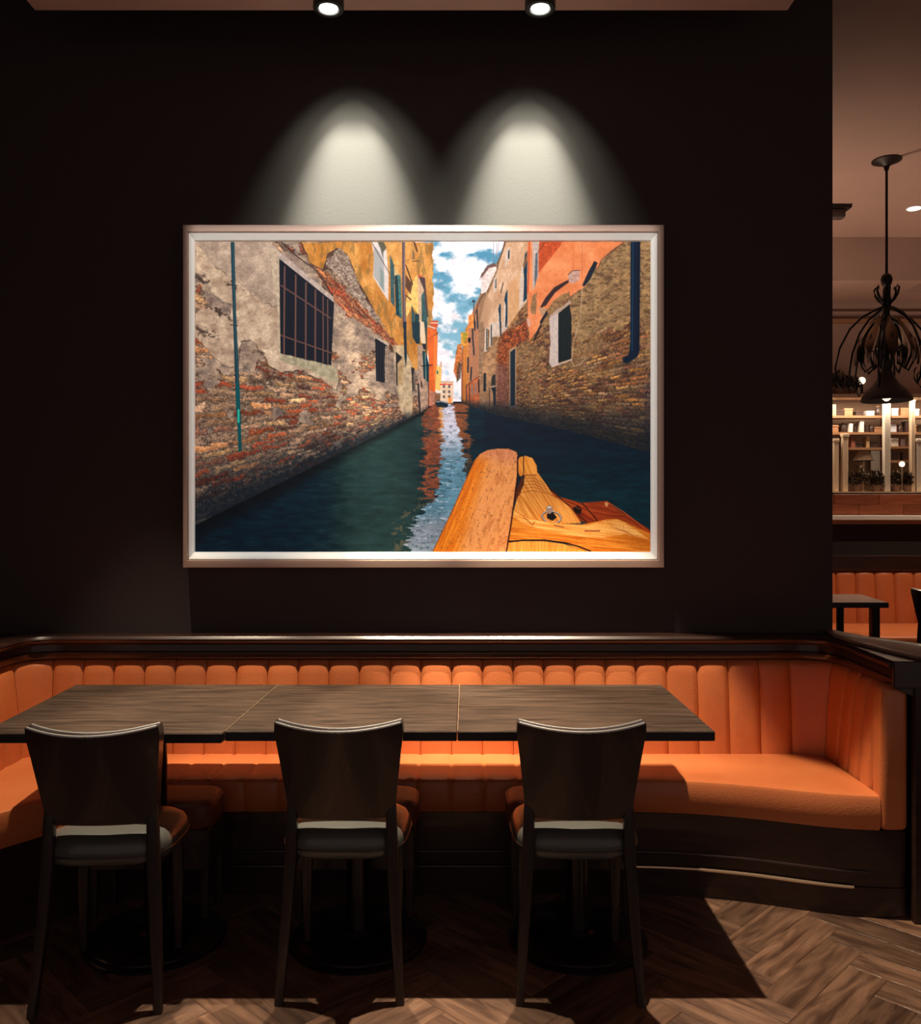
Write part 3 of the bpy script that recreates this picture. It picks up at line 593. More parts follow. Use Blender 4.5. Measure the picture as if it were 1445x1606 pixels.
# ================================================================ bench
def Ffun(X):
    xs=[-1.85,-1.8,-1.7,-1.56,-1.40,-1.27,-1.1,.62,.84,1.0,1.13,1.3,1.45,1.7]; ys=[2.50,2.56,2.72,2.92,3.13,3.235,3.277,3.277,3.262,3.23,3.19,3.122,3.083,3.078]
    return float(np.mean([np.interp(X+d,xs,ys) for d in np.linspace(-.11,.11,9)]))
bench=thing('banquette','long built-in orange leather bench with channelled back and dark wood base against the dark wall','bench',(0,3.5,0))
def bo(name,bm,m,parent=bench,smooth=True):
    o=obj(name,bm,m,parent,smooth); o.location=(0,-3.5,0) if parent is bench else (0,0,0); return o
BP=Path(smooth_path([(-1.82,2.62),(-1.82,3.64),(1.545,3.64),(1.515,3.17)],.13))
def channel(path,s0,s1,z0=.425,z1=.83,th=.10,bul=.014):
    nc=9; rows=[]
    prof=[(0,z0,1),(-.004,z0+.08,1),(-.012,z0+.18,1),(-.022,z0+.28,1),(-.032,z1-.06,1),(-.037,z1-.03,.9),(-.046,z1-.010,.7),(-.062,z1,.4),(-.082,z1-.006,.2),(-th,z1-.03,0),(-th,z0,0)]
    rings=[]
    for i in range(nc):
        t=i/(nc-1); t2=.5-.5*math.cos(math.pi*t); p,n=path.at(s0+(s1-s0)*(t*.5+t2*.5)); g=max(0,1-abs(2*(t*.5+t2*.5)-1)**3.2)**.5
        rings.append([(p.x+n.x*(o+bul*g*b),p.y+n.y*(o+bul*g*b),z+(.003*g if b>.3 and z>z1-.04 else 0)) for o,z,b in prof])
    bm=bmesh.new(); loft(bm,rings); return bm
# seams by arc length
def s_of_x(x):
    best=None
    for i,p in enumerate(BP.p[:-1]):
        a,b=p,BP.p[i+1]
        if abs(a.y-3.64)<1e-4 and abs(b.y-3.64)<1e-4: return BP.s[i]+(x-a.x)
seams=[s_of_x(-.038+.131*n) for n in range(-12,12)]
sr=seams[-1]; rest=BP.len-sr; seams+= [sr+.135]+[sr+.135+(rest-.135)*k/4 for k in range(1,5)]
sl=seams[0]; seams=[sl-.12-k*.125 for k in range(9) if sl-.12-k*.125>0][::-1]+seams
for a,b in zip(seams,seams[1:]): bo('back_channel',channel(BP,a+.0008,b-.0008),'leather_orange')
bo('end_bolster',B(1.505,1.602,3.072,3.160,.318,.838,bev=.022,seg=4),'leather_orange')
xs=set(np.linspace(-1.815,1.505,84).round(4))
gro=[-.038+.131*n for n in range(-8,6)]
gv={}
for g in gro:
    for d,v in ((-.012,0),(-.004,.6),(0,1),(.004,.6),(.012,0)): gv[round(g+d,4)]=v
xs=sorted([x for x in xs if all(abs(x-g)>.016 for g in gro)]+list(gv))
bm=bmesh.new(); rings=[]
for X in xs:
    f=Ffun(X); g=gv.get(round(X,4),0)*.005; yb=3.655
    rings.append([(X,yb,.43),(X,yb-.03,.441-g),(X,(f+yb)/2,.445-g),(X,f+.07,.444-g),(X,f+.022,.4425-g),(X,f+.007+g,.438-g),(X,f+g,.427),(X,f-.004+g,.37),(X,f+g,.33),(X,f+.008+g,.316),(X,f+.02,.313),(X,yb,.313)])
loft(bm,rings); bo('seat_cushion',bm,'leather_orange')
bm=bmesh.new(); rings=[]
for X in np.linspace(-1.815,1.60,80):
    f=Ffun(X)+.014; rings.append([(X,f,.3125),(X,f,.165),(X,f+.006,.162),(X,f+.006,.108),(X,f,.105),(X,f,0),(X,3.74,0),(X,3.74,.3125)])
loft(bm,rings); bo('base',bm,'dark_wood')
for z,x0_,x1,r_,m_ in ((.163,-1.8,1.47,.005,'dark_wood'),(.106,-1.8,.55,.006,'dark_wood'),(.106,.551,1.42,.0065,'brass_glint')):  # lower right stretch brighter: a highlight put into the moulding's colour
    bm=bmesh.new(); tube(bm,[(X,Ffun(X)+.012,z) for X in np.linspace(x0_,x1,70)],r_,8); o=bo('base_moulding',bm,m_)
    if m_=='brass_glint': o['label']='bright highlight painted on the moulding at the right'
# wainscot rail around the bench, partition at the right
RP=Path(smooth_path([(-1.82,2.62),(-1.82,3.64),(1.545,3.64),(1.515,3.06)],.13))
prof=[(-.062,.818),(-.030,.836),(-.026,.842),(-.026,.862),(-.034,.867),(-.036,.893),(-.026,.900),(-.012,.905),(-.006,.914),(-.006,.921),(-.012,.926),(-.018,.932),(-.128,.932),(-.128,.80),(-.104,.80)]
o=struct('trim_2',sweep(RP,prof),'dark_wood'); tag(o,'dark wood moulded rail curving along the wall above the orange bench')
cp=[(1.60,3.769),(1.56,3.60),(1.57,3.43),(1.592,3.25),(1.622,3.10),(1.65,3.05),(1.68,3.035),(1.88,3.035),(1.905,3.06),(1.895,3.2),(1.80,3.37),(1.665,3.60),(1.628,3.769)]
def inset(k): c=(1.72,3.25); return [(1.60 if x<1.62 and y>3.09 else x+(c[0]-x)*k*1.2,y+(c[1]-y)*k) for x,y in cp]
kw=[(1.675,3.76),(1.674,3.40),(1.656,3.10),(1.656,3.075),(1.855,3.075),(1.87,3.09),(1.86,3.19),(1.77,3.36),(1.69,3.60)]
bm=bmesh.new(); loft(bm,[[(x,y,z) for x,y in kw] for z in (0,.9318)]); o=struct('wall_right',bm,'dark_wood',smooth=False)
struct('panel_strip',B(1.608,1.672,3.046,3.074,0,.9315,bev=.004,seg=1),'dark_wood',o,smooth=False)
struct('rail_end_block',B(1.532,1.6725,3.040,3.0595,.836,.9318,bev=.003,seg=1),'dark_wood',o,smooth=False)
struct('panel_strip',B(1.700,1.83,3.066,3.0745,.12,.80,bev=.003,seg=1),'dark_wood',o,smooth=False)
bm=bmesh.new(); loft(bm,[[(x+(1.72-x)*e,y+(3.25-y)*e,z) for x,y in cp] for z,e in ((.9325,.02),(.936,0),(.943,0),(.946,.02))]); struct('trim_3',bm,'cap_wood')
# wall behind bench below the rail is wall_back; left low wall behind the left wing
struct('trim_4',B(-2.1,-1.952,2.62,3.765,0,.93,bev=.004,seg=1),'dark_wood',smooth=False)
# ================================================================ tables
TX=[-1.502,-.743,-.010,.803]; TB=[-1.54,-.730,-.005,.806]
lab=['dark wood table at the left end of the row of three','middle dark wood table of the row of three','dark wood table at the right end of the row of three']
PXc=[-1.043,-.35,.40]
for i in range(3):
    t=thing('dining_table',lab[i]+', on a round pedestal','table',(PXc[i],2.945,0),0,'tables joined in front of the bench')
    x0,x1,y0,y1=TX[i]-PXc[i]+.0015,TX[i+1]-PXc[i]-.0015,2.71-2.945-(.025 if i==0 else 0),3.44-2.945
    b0,b1=TB[i]-PXc[i]+.0015,TB[i+1]-PXc[i]-.0015
    bm=bmesh.new(); rings=[]
    for z,e in ((.738,.003),(.741,0),(.7665,0),(.770,.0025)):
        rings.append([(x0+e,y0+e,z),(x1-e,y0+e,z),(b1-e,y1-e,z),(b0+e,y1-e,z)])
    loft(bm,rings,cap=True)
    bm.faces.ensure_lookup_table()
    for f in bm.faces: f.material_index=1 if all(v.co.z<.768 for v in f.verts) else 0
    tt=obj('tabletop',bm,['table_wood','table_edge'],t,smooth=False)
    if i:
        bm=bmesh.new(); loft(bm,[[(a,y,z) for a,z in ((q-.0016,.742),(q+.0006,.742),(q+.0006,.7712),(q-.0016,.7712))] for q,y in ((x0,y0-.0004),(b0,y1))])
        obj('edge_inlay',bm,'inlay',t,smooth=False)
    bm=bmesh.new(); lathe(bm,[(.235,0),(.236,.010),(.230,.014),(.222,.016),(.221,.022),(.215,.027),(.06,.034),(.05,.045)],seg=64); obj('pedestal_base',bm,'black_metal',t)
    bm=bmesh.new(); lathe(bm,[(.040,.035),(.038,.05),(.038,.72),(.04,.727)],seg=32); obj('column',bm,'black_metal',t)
    obj('mounting_plate',B(-.13,.13,-.10,.13,.727,.738,bev=.003,seg=1),'black_metal',t,smooth=False)
# ================================================================ chairs
def superell(rx,ry,n=40,p=3.2,cy=0):
    out=[]
    for i in range(n):
        a=2*math.pi*i/n; c,s=math.cos(a),math.sin(a)
        out.append((rx*math.copysign(abs(c)**(2/p),c),cy+ry*math.copysign(abs(s)**(2/p),s)))
    return out
def make_chair(label):
    t=thing('dining_chair',label,'chair',(0,0,0),0,'chairs with their backs to the camera')
    # backrest shell
    def P(u,v,side):   # u -1..1 across, v 0..1 up
        e=1-(max(0,v-.9)/.1)**2*.03
        hw=(.158+.032*v+.004*v*v)*e; z=.537+.305*v-.017*(1-u*u)*v**3; y=.052-.078*v-.052*(1-u*u)*(.4+.6*v)+side
        return (u*hw,y,z)
    nu,nv=14,10; bm=bmesh.new(); rings=[]
    for j in range(nv+1):
        v=j/nv; th=.044
        us=[-1+2*i/nu for i in range(nu+1)]
        rings.append([P(u,v,0) for u in us]+[P(u,v,th) for u in us[::-1]])
    loft(bm,rings)
    es=[e for e in bm.edges if len(e.link_faces)==2 and e.calc_face_angle(0)>R(50)]; bmesh.ops.bevel(bm,geom=es,offset=.011,segments=4,profile=.5,affect='EDGES')
    br=obj('backrest',bm,'leather_black',t)
    for sd in (.004,.040):
        bm=bmesh.new(); us=np.linspace(-.97,.97,24); tube(bm,[Vector(P(u,1,sd))+Vector((0,0,.0005)) for u in us],.0042,8); obj('piping',bm,'piping_highlight',br)
    # seat
    bm=bmesh.new(); rings=[]
    for z,s_ in ((.412,.90),(.418,.955),(.430,.99),(.448,1),(.466,.985),(.481,.94),(.492,.86),(.499,.73),(.503,.48),(.504,.2)):
        rings.append([(x*(1.0+.06*(y-.195)/.17),y,z) for x,y in superell(.196*s_,.165*s_,48,3.6,.195)])
    loft(bm,rings); st=obj('seat',bm,'leather_grey',t)
    bm=bmesh.new(); q=superell(.1965,.1655,48,3.6,.195); q.append(q[0]); tube(bm,[(x*(1.0+.06*(y-.195)/.17),y,.441) for x,y in q],.0022,6); obj('piping',bm,'leather_black',st)
    for s_ in (-1,1):
        bm=bmesh.new(); strut(bm,[(s_*.150,.052,.60,.013,.010),(s_*.150,.050,.53,.0165,.014),(s_*.153,.050,.42,.018,.017),(s_*.163,.038,.25,.0165,.016),(s_*.180,.002,0,.013,.013)]); obj('rear_leg',bm,'chair_wood',t)
        bm=bmesh.new(); strut(bm,[(s_*.150,.325,.418,.016,.016),(s_*.152,.325,.25,.015,.015),(s_*.152,.322,.0315,.011,.011)]); obj('front_leg',bm,'chair_wood',t)
        obj('apron',B(*( (s_*.150-.009,s_*.150+.009) ),.067,.308,.385,.4175,bev=.002,seg=1),'chair_wood',t,smooth=False)
    obj('apron',B(-.134,.134,.316,.334,.375,.4175,bev=.002,seg=1),'chair_wood',t,smooth=False)
    return t
ch=make_chair('black leather dining chair on the left, drawn up to the left table'); ch.location=(-1.062,2.500,0); ch.rotation_euler=(0,0,R(3))
dup(ch,(-.359,2.552,0),0,'black leather dining chair in the middle of the three at the tables')
dup(ch,(.356,2.548,0),R(-1),'black leather dining chair on the right, drawn up to the right table')
# ================================================================ low stools under the tables
def make_stool(label):
    t=thing('low_stool',label,'stool',(0,0,0),0,'brown stools tucked under the tables')
    bm=bmesh.new(); rings=[]
    for z,s_ in ((.345,.97),(.352,1),(.41,1),(.425,.985),(.435,.94),(.440,.8),(.441,.4)):
        rings.append([(x,y,z) for x,y in superell(.225*s_,.112*s_+.0,48,5,0)])
    loft(bm,rings); st=obj('seat',bm,'leather_brown',t)
    bm=bmesh.new(); q=superell(.2225,.110,48,5,0); q.append(q[0]); tube(bm,[(x,y,.424) for x,y in q],.003,6); obj('piping',bm,'leather_brown',st)
    obj('skirt',B(-.215,.215,-.102,.102,.20,.3445,bev=.004,seg=1),'chair_wood',t,smooth=False)
    for sx in (-1,1):
        for sy in (-1,1):
            bm=bmesh.new(); b0=.031 if sy<0 else 0; strut(bm,[(sx*.195,sy*.085,.1995,.015,.012),(sx*.195,sy*.085,b0,.012,.010)]); obj('leg',bm,'chair_wood',t)
    return t
st=make_stool('brown leather stool under the left table, seen right of the left chair'); st.location=(-1.098,3.125,0)
dup(st,(-.376,3.125,0),0,'brown leather stool under the middle table, right of the middle chair')
dup(st,(.390,3.125,0),0,'brown leather stool under the right table, its edge left of the right chair')
# ================================================================ the room beyond
WB=8.1
wr=struct('wall_far',B(1.0,7,WB+.4,WB+.5,0,3.79),'niche_paint',smooth=False)
def KX(px,d=WB): return (px-722.5)*d/F
def KZ(py,d=WB): return EYE-(py-803)*d/F
n0,n1=KZ(773),KZ(622)
st_=struct('wall_far_upper',B(1.0,7,WB,WB+.4,n1,3.79),'room_wall_paint',smooth=False)
struct('wall_far_lower',B(1.0,7,WB,WB+.4,0,n0),'room_dark_wall',smooth=False)
struct('wall_side',B(7,7.1,-1,8.6,0,3.79),'room_wall_paint',smooth=False)
struct('trim_5',B(1.0,7,7.72,WB-.001,KZ(459,7.72),3.789),'room_wall_paint',smooth=False)
struct('trim_6',B(1.0,3.95,7.3,7.715,KZ(440,7.3),3.789),'room_wall_paint',smooth=False)
struct('trim_7',B(1.0,7,WB-.05,WB-.001,KZ(508),KZ(502),),'shelf_wood',smooth=False)
struct('trim_8',B(1.0,7,WB-.04,WB-.001,KZ(494),KZ(490)),'room_wall_paint',smooth=False)
struct('trim_9',B(4.9,7,7.6,7.715,2.6,KZ(500,7.7)),'room_dark_wall',smooth=False) if 0 else None
wb=struct('trim_10',B(1.0,7,WB-.05,WB-.001,KZ(808),KZ(775)-.001),'room_dark_wall',smooth=False)
for i in range(16):
    for j in range(2):
        x=1.2+i*.42+j*.19; z=KZ(807.5)+j*.097
        if x<2.6 or x>6.2: continue
        struct('wood_board',B(x,x+.416,WB-.068,WB-.051,z,z+.095,bev=.002,seg=1),'red_wood',wb,smooth=False)
struct('trim_11',B(1.0,7,WB-.12,WB-.001,KZ(815.5),KZ(808)-.001,bev=.003,seg=1),'white_ledge',smooth=False)
struct('trim_12',B(1.0,7,WB-.06,WB-.001,KZ(822),KZ(815.5)-.001),'shelf_wood',smooth=False)
struct('trim_13',B(1.0,7,7.96,WB-.001,.915,KZ(871,7.96),bev=.012,seg=3),'dark_wood',smooth=False)
# far bench
fb_=thing('banquette','orange channelled leather bench in the room beyond the wall opening','bench',(4,7.6,0))
LP=Path([Vector((2.2,7.95)),Vector((6.6,7.95))])
k=0
while 2.2+k*.18<6.4:
    o=obj('back_channel',channel(LP,k*.18+.001+.02,k*.18+.199,z0=.44,z1=.912,th=.12,bul=.022),'leather_orange',fb_); o.location=(-4,-7.6,0); k+=1
obj('seat_cushion',B(-1.8,2.5,-.56,.36,.32,.44,bev=.025,seg=3),'leather_orange',fb_)
obj('base',B(-1.8,2.5,-.53,.36,0,.319),'dark_wood',fb_,smooth=False)
t=thing('dining_table','small dark square-edged table before the far orange bench','table',(2.7,6.9,0))
bm=bmesh.new(); loft(bm,[[(-.6,-.33,z),(.562,-.33,z),(.66,.33,z),(-.6,.33,z)] for z in (.733,.770)]); obj('tabletop',bm,'cap_wood',t,smooth=False)
bm=bmesh.new(); loft(bm,[[(-.604,-.334,z),(.568,-.334,z),(.664,.334,z),(-.604,.334,z)] for z in (.728,.766)]); obj('table_edge',bm,'table_edge',t,smooth=False)
for x,y in ((.48,-.29),(-.5,-.29)): obj('leg',B(x-.03,x+.03,y-.03,y+.03,0,.728,bev=.003,seg=1),'black_metal',t,smooth=False)
for x in (.37,-.5):
    bm=bmesh.new(); lathe(bm,[(.03,0),(.03,.728)],x,.06,20); obj('leg',bm,'black_metal',t)
o=dup(ch,(3.62,6.50,0),R(-48),'black curved-back chair beyond the partition, at the right edge',scale=(1.05,1.05,1.035)); del o['group']
# pendant
KPn=F/5.7; pX=(1391-722.5)/KPn
def pz(py): return EYE-(py-803)/KPn
pd=thing('pendant_lamp','ornate black wrought-iron cage pendant with bell shade hanging from the far ceiling','lamp',(pX,5.7,3.79))
def pl(name,bm,m,smooth=True): o=obj(name,bm,m,pd,smooth); o.location=(0,0,-3.79); return o
bm=bmesh.new(); lathe(bm,[(.092,3.789),(.092,3.782),(.05,3.765),(.02,3.75),(.012,3.72)],seg=36); pl('canopy',bm,'iron')
bm=bmesh.new(); tube(bm,[(0,0,3.75),(0,0,pz(433))],.0085,10); pl('rod',bm,'iron')
bm=bmesh.new(); lathe(bm,[(.008,pz(428)),(.030,pz(432)),(.038,pz(438)),(.030,pz(446)),(.016,pz(450)),(.022,pz(456)),(.026,pz(466)),(.034,pz(474)),(.022,pz(484)),(.012,pz(500)),(.012,pz(560)),(.02,pz(575))],seg=20); pl('stem',bm,'iron')
for i in range(6):
    a=2*math.pi*i/6+.3; c,s=math.cos(a),math.sin(a)
    bm=bmesh.new(); tube(bm,[(c*r,s*r,z) for r,z in ((.02,pz(476)),(.05,pz(470)),(.07,pz(462)),(.078,pz(453)),(.068,pz(449)),(.060,pz(454)))],[.010,.009,.008,.007,.006,.004],8); pl('crown_curl',bm,'iron')
for i in range(8):
    a=2*math.pi*i/8+.12; c,s=math.cos(a),math.sin(a); g=1.0 if i%2==0 else .64
    pts=[(.022,482),(.08,487),(.17,498),(.26,518),(.33,548),(.362,580),(.345,602),(.315,612),(.285,604),(.285,592),(.305,588)]
    bm=bmesh.new(); tube(bm,[(c*r*g,s*r*g,pz(y)) for r,y in pts],[.010,.008,.007,.007,.007,.0065,.006,.006,.005,.005,.004],8); pl('cage_rib',bm,'iron')
    # leaf-shaped scroll between the ribs
    a+=math.pi/8; c,s=math.cos(a),math.sin(a)
    pts=[(.02,500),(.10,512),(.17,535),(.175,562),(.13,582),(.08,572),(.075,552),(.11,545),(.125,556)]
    bm=bmesh.new(); tube(bm,[(c*r,s*r,pz(y)) for r,y in pts],[.012,.011,.010,.009,.008,.007,.006,.006,.005],8)
    pl('scroll',bm,'iron')
    b_=bmesh.new(); L_=[]
    for j in range(7):
        u=j/6; wv=.036*math.sin(math.pi*u)+.002; r=.06+.13*math.sin(u*1.9); z=pz(498+u*75); L_.append([(c*r-s*wv,s*r+c*wv,z),(c*(r+.012),s*(r+.012),z),(c*r+s*wv,s*r-c*wv,z),(c*(r-.004),s*(r-.004),z)])
    loft(b_,L_); pl('iron_leaf',b_,'bronze')
bm=bmesh.new(); prf=[(.022,566),(.030,580),(.050,592),(.085,604),(.130,614),(.155,624),(.158,629)]
lathe(bm,[(r,pz(y)) for r,y in prf]+[(r-.006,pz(y)-.001) for r,y in prf[::-1]],seg=40); pl('bell_shade',bm,'shade_brown')
bm=bmesh.new(); lathe(bm,[(.012,pz(600)),(.03,pz(608)),(.036,pz(617)),(.028,pz(625)),(.01,pz(629))],seg=20); pl('bulb',bm,'globe')
# ceiling fittings beyond
t=thing('recessed_downlight','small round lit downlight in the far ceiling, right of the pendant','lamp',(3.48,6.6,3.79))
bm=bmesh.new(); lathe(bm,[(.048,-.0005),(.048,-.006),(.040,-.008)],seg=32); obj('lens',bm,'lens_warm',t)
bm=bmesh.new(); lathe(bm,[(.060,-.0005),(.060,-.004),(.049,-.005),(.0485,-.0005)],seg=32); obj('trim_ring',bm,'white_ledge',t)
t=thing('ceiling_sensor','small dark boxy fitting on the far ceiling beside the wall edge','fixture',(2.86,6.55,3.79))
obj('mount',B(-.075,.10,-.05,.05,-.03,-.0005,bev=.004,seg=1),'iron',t,smooth=False); obj('sensor_body',B(-.06,.06,-.04,.04,-.10,-.031,bev=.015,seg=2),'shade_brown',t)
# display niche
niche=struct('floor_niche',B(1.0,7,WB-.0,WB+.4,n0-.0005,n0+.012),'cream_wood',smooth=False); niche.name='trim_14'
lamp('niche_fill','AREA',(4.0,WB+.03,n1-.03),17,(1,.80,.60)).data.size=1.8  # area light without a fitting, added to brighten the niche
bpy.data.objects['niche_fill'].rotation_euler=(R(12),0,0); bpy.data.objects['niche_fill'].data.shape='RECTANGLE'; bpy.data.objects['niche_fill'].data.size_y=.06
D1=WB+.06
def post(p0,p1,y0,y1,m,label,d=D1,dp=.05,z0=None):
    x0,x1=KX(p0,d),KX(p1,d); z0_=n0+.0125 if y1>772 else KZ(y1,d)
    t=thing('display_post',label,'post',((x0+x1)/2,d+dp/2,z0_)); h=KZ(y0,d)-z0_; h=min(h,n1-.001-z0_)
    w_=(x1-x0)/2
    obj('shaft',B(-w_,w_,-dp/2,dp/2,0,h-.03,bev=.003,seg=1),m,t,smooth=False); obj('capital',B(-w_*1.25,w_*1.25,-dp*.6,dp*.6,h-.03,h,bev=.003,seg=1),m,t,smooth=False); return t
post(1309,1316,688,775,'cream_wood','short cream wooden post at the far left of the display niche')
post(1323,1331,680,775,'cream_wood','second short cream wooden post from the left in the display niche')
post(1388,1397.5,600,775,'cream_paint','tall pale centre post of the display niche below the pendant')
post(1430,1436,600,775,'cream_wood','tall narrow wooden post near the right edge of the display niche')
post(1438.5,1446,688,775,'cream_paint','pale post at the right edge of the display niche')
t=thing('display_post','slim brown upright left of the pale centre post in the niche','post',(KX(1386,D1+.1),D1+.12,n0+.0125)); obj('shaft',B(-.008,.008,-.02,.02,0,KZ(650,D1+.1)-n0-.0125),'book_red',t,smooth=False); obj('foot',B(-.014,.014,-.026,.026,0,.01),'book_red',t,smooth=False)
def shelf(p0,p1,py,m,label,d=WB+.03,dp=.16,th=.018):
    x0,x1=KX(p0,d),KX(p1,d); z=KZ(py,d); t=thing('display_shelf',label,'shelf',((x0+x1)/2,d+dp/2,z-th)); w_=(x1-x0)/2
    obj('board',B(-w_,w_,-dp/2,dp/2,0,th,bev=.003,seg=1),m,t,smooth=False); obj('front_edge',B(-w_,w_,-dp/2-.008,-dp/2-.0005,-.004,th+.001),m,t,smooth=False); return z,d+dp/2
# shelves sit behind the posts
S1=WB+.135
sh=[]
for p0,p1,py,m,l in ((1290,1384,678,'shelf_wood','long dark shelf at mid height in the left of the display niche'),(1290,1384,652,'shelf_wood','upper shelf in the left of the display niche'),
    (1398.5,1480,678,'shelf_wood','reddish mid shelf in the right of the display niche'),(1398.5,1480,652,'shelf_wood','upper shelf in the right of the display niche'),(1398.5,1428,700,'shelf_wood','third shelf down in the right of the display niche'),(1398.5,1428,722,'shelf_wood','lowest short shelf in the right of the display niche'),(1333,1384,702,'shelf_wood','short lower shelf left of the pale centre post')):
    z,y=shelf(p0,p1,py,m,l,d=S1,dp=.16); sh.append((p0,p1,z,y))
rg=random.Random(5); n=0
ORD=['first','second','third','fourth','fifth','sixth','seventh','eighth','ninth','tenth']
DS=S1+.03
kinds=['jar','book','box','photo_frame']
def item(kind,x,y,z,rg,label,group):
    if kind=='jar':
        h=rg.uniform(.07,.10); r=rg.uniform(.018,.028); t=thing('jar',label,'jar',(x,y,z),0,group); mt_=rg.choice(['jar_tan','jar_dark','glass_blue','jar_dark'])
        bm=bmesh.new(); lathe(bm,[(r*.9,0),(r,.006),(r,h*.7),(r*.6,h*.85),(r*.6,h*.9)],seg=14); obj('body',bm,mt_,t); bm=bmesh.new(); lathe(bm,[(r*.68,h*.9),(r*.68,h)],seg=14); obj('lid',bm,'shelf_wood',t)
    elif kind=='book':
        h=rg.uniform(.08,.11); wd=rg.uniform(.012,.02); t=thing('book',label,'book',(x,y,z),0,group); 
        obj('cover',B(-wd,wd,-.045,.045,0,h,bev=.001,seg=1),rg.choice(['book_red','paper_white','jar_dark','jar_tan']),t,smooth=False); obj('page_block',B(-wd*.75,wd*.75,-.04,.0455,.0,h+.0012),'paper_white',t,smooth=False)
    elif kind=='box':
        h=rg.uniform(.04,.08); wd=rg.uniform(.03,.045); t=thing('box',label,'box',(x,y,z),0,group); m_=rg.choice(['paper_white','jar_dark','shelf_wood']); obj('body',B(-wd,wd,-.04,.04,0,h*.75,bev=.002,seg=1),m_,t,smooth=False); obj('lid',B(-wd-.003,wd+.003,-.043,.043,h*.75+.0003,h,bev=.002,seg=1),m_,t,smooth=False)
    else:
        h=rg.uniform(.08,.11); wd=h*.38; t=thing('photo_frame',label,'photo frame',(x,y,z),0,group); obj('frame',B(-wd,wd,-.01,.01,0,h,bev=.002,seg=1),'book_red',t,smooth=False); obj('picture',B(-wd+.008,wd-.008,-.0115,-.0101,.008,h-.008),'glass_blue',t,smooth=False)
gl={'jar':'small jar','book':'upright book','box':'small lidded box','photo_frame':'small framed picture'}
gl2={'jar':'jars','book':'upright books','box':'small boxes','photo_frame':'small framed pictures'}
nm=['mid left shelf','upper left shelf','mid right shelf','upper right shelf','third right shelf','lowest right shelf','short lower left shelf']
for si,(p0,p1,z,y) in enumerate(sh):
    px=max(p0,1303)+5; cnt_={}
    while px<min(p1,1446)-3:
        kd=kinds[rg.randrange(4)]; x=KX(px,DS); c_=cnt_[kd]=cnt_.get(kd,-1)+1
        item(kd,x,y-.02,z+.0005,rg,ORD[c_]+' '+gl[kd]+' from the left on the '+nm[si]+' of the niche',gl2[kd]+' on the '+nm[si]); px+=rg.uniform(7.5,10)*(1.9 if kd=='box' else 1.3 if kd=='photo_frame' else 1)
# plants in the niche
def plant(x,y,z,h,r,label,seed,tall=0,n=420,tan=.35):
    rr=random.Random(seed); t=thing('potted_plant',label,'plant',(x,y,z),0)
    bm=bmesh.new(); lathe(bm,[(.030,0),(.042,.05),(.045,.052),(.045,.06),(.038,.06)],seg=16); obj('pot',bm,'pot_clay',t)
    bm=bmesh.new()
    for i in range(n):
        a=rr.uniform(0,6.283); q=rr.random()**.5*r; zz=.07+rr.random()*h*(1-.5*q/r); c=Vector((q*math.cos(a),q*math.sin(a)*.45,zz)); d=Vector((math.cos(a)*.5+rr.uniform(-.4,.4),math.sin(a)*.5-.25,rr.uniform(-.3,.9))).normalized(); sd=d.cross(Vector((rr.uniform(-1,1),rr.uniform(-1,1),1))).normalized(); L=rr.uniform(.018,.045)
        vs_=[bm.verts.new(c),bm.verts.new(c+d*L*.5+sd*L*.25),bm.verts.new(c+d*L),bm.verts.new(c+d*L*.5-sd*L*.25)]; f=bm.faces.new(vs_); f.material_index=1 if rr.random()<tan else 0
    o=obj('foliage',bm,['leaf_dark','leaf_tan'],t,smooth=False); o['kind']='stuff'
    bm=bmesh.new(); tube(bm,[(0,0,.05),(.004,0,h*.8)],.005,6); obj('stem',bm,'leaf_dark',t)
for i,(px,h,r,l) in enumerate(((1345,.20,.085,'bushy dark plant in the left of the display niche'),(1374,.15,.06,'low bushy plant left of the brown upright in the niche'),(1407,.15,.055,'bushy plant right of the pale centre post'),(1422,.14,.045,'small plant beside the right wooden post of the niche'))):
    plant(KX(px,WB+.08),WB+.08 if i!=1 else WB+.075,n0+.0125,h,r,l,i)
struct('trim_15',B(1.0,7,WB-.16,WB-.001,n1-.03,n1+.004,bev=.004,seg=1),'cream_wood',smooth=False)
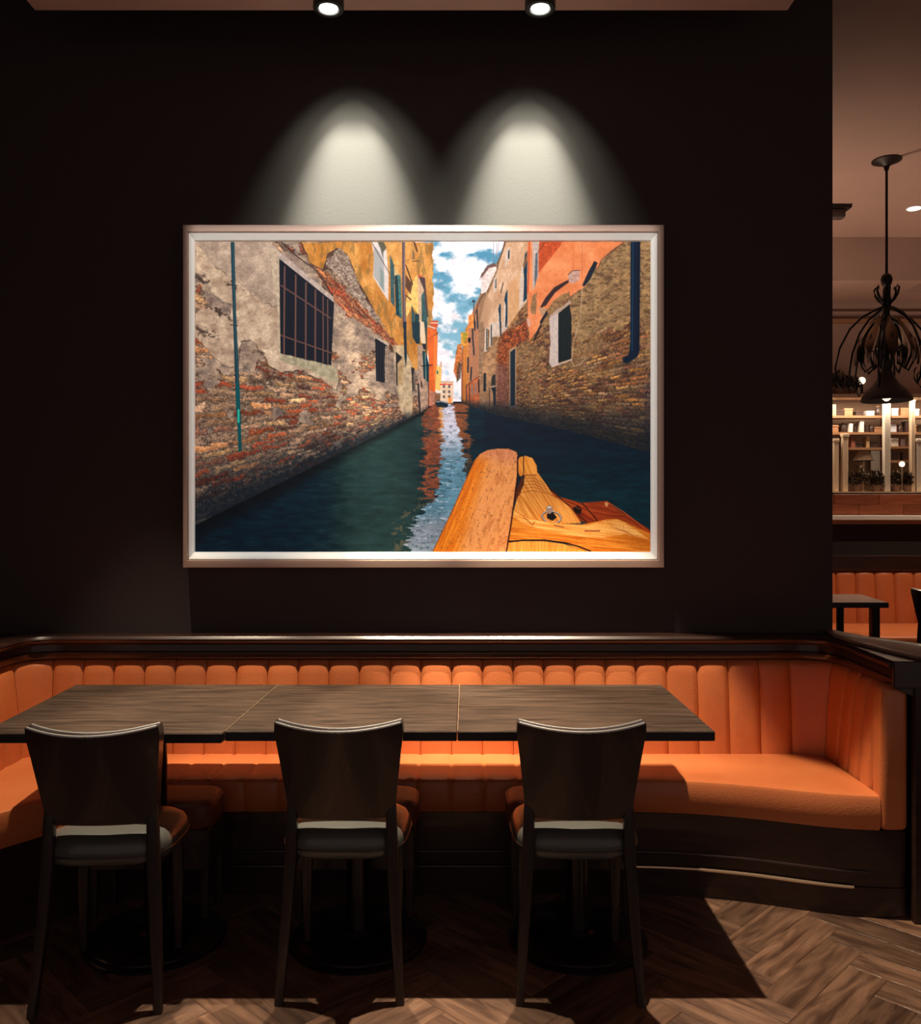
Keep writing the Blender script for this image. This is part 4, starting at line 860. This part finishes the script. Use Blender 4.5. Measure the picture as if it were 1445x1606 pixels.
plant(KX(1318,WB-.08),WB-.08,n1+.0045,.17,.075,'dark trailing plant on the ledge above the niche, beside the wall edge',11,tan=.3)
plant(KX(1338,WB-.08),WB-.08,n1+.0045,.12,.045,'smaller tan-leaved plant on the ledge above the niche',12,tan=.7)
t=thing('globe_lamp','small glowing globe lamp on the ledge above the niche behind the pendant','lamp',(KX(1352,WB-.08),WB-.08,n1+.0045))
bm=bmesh.new(); lathe(bm,[(.03,0),(.03,.01),(.012,.02),(.012,.10)],seg=16); obj('stand',bm,'iron',t)
bm=bmesh.new(); bmesh.ops.create_uvsphere(bm,u_segments=20,v_segments=12,radius=.034); bmesh.ops.translate(bm,vec=(0,0,.133),verts=bm.verts); obj('globe',bm,'globe',t)
t=thing('table_lamp','lamp with a wide cream cone shade among the plants in the left of the niche','lamp',(KX(1357,WB+.22),WB+.25,n0+.0125)); hz=KZ(721,WB+.25)-n0-.0125
bm=bmesh.new(); lathe(bm,[(.035,0),(.035,.01),(.008,.02),(.008,hz)],seg=16); obj('stand',bm,'brass_glint',t)
bm=bmesh.new(); lathe(bm,[(.10,hz-.01),(.045,hz+.085),(.04,hz+.085),(.094,hz-.01)],seg=28); obj('lamp_shade',bm,'cream_wood',t)
t=thing('wall_notice','plain white panel hanging in the niche left of the brown upright','panel',(KX(1378,WB+.3),WB+.36,KZ(742,WB+.36)))
obj('sheet',B(-.045,.045,-.006,.006,0,.22,bev=.002,seg=1),'paper_white',t,smooth=False); obj('hanger',B(-.01,.01,-.004,.039,.2205,.235),'iron',t,smooth=False)
t=thing('globe_lamp','small glowing globe lamp low in the right of the display niche','lamp',(KX(1415,WB+.04),WB+.038,n0+.0125))
bm=bmesh.new(); lathe(bm,[(.02,0),(.02,.008),(.006,.014),(.006,KZ(733,WB+.04)-n0-.012)],seg=14); obj('stand',bm,'brass_glint',t)
bm=bmesh.new(); bmesh.ops.create_uvsphere(bm,u_segments=20,v_segments=12,radius=.026); bmesh.ops.translate(bm,vec=(0,0,KZ(728,WB+.04)-n0-.0125),verts=bm.verts); obj('globe',bm,'globe',t)
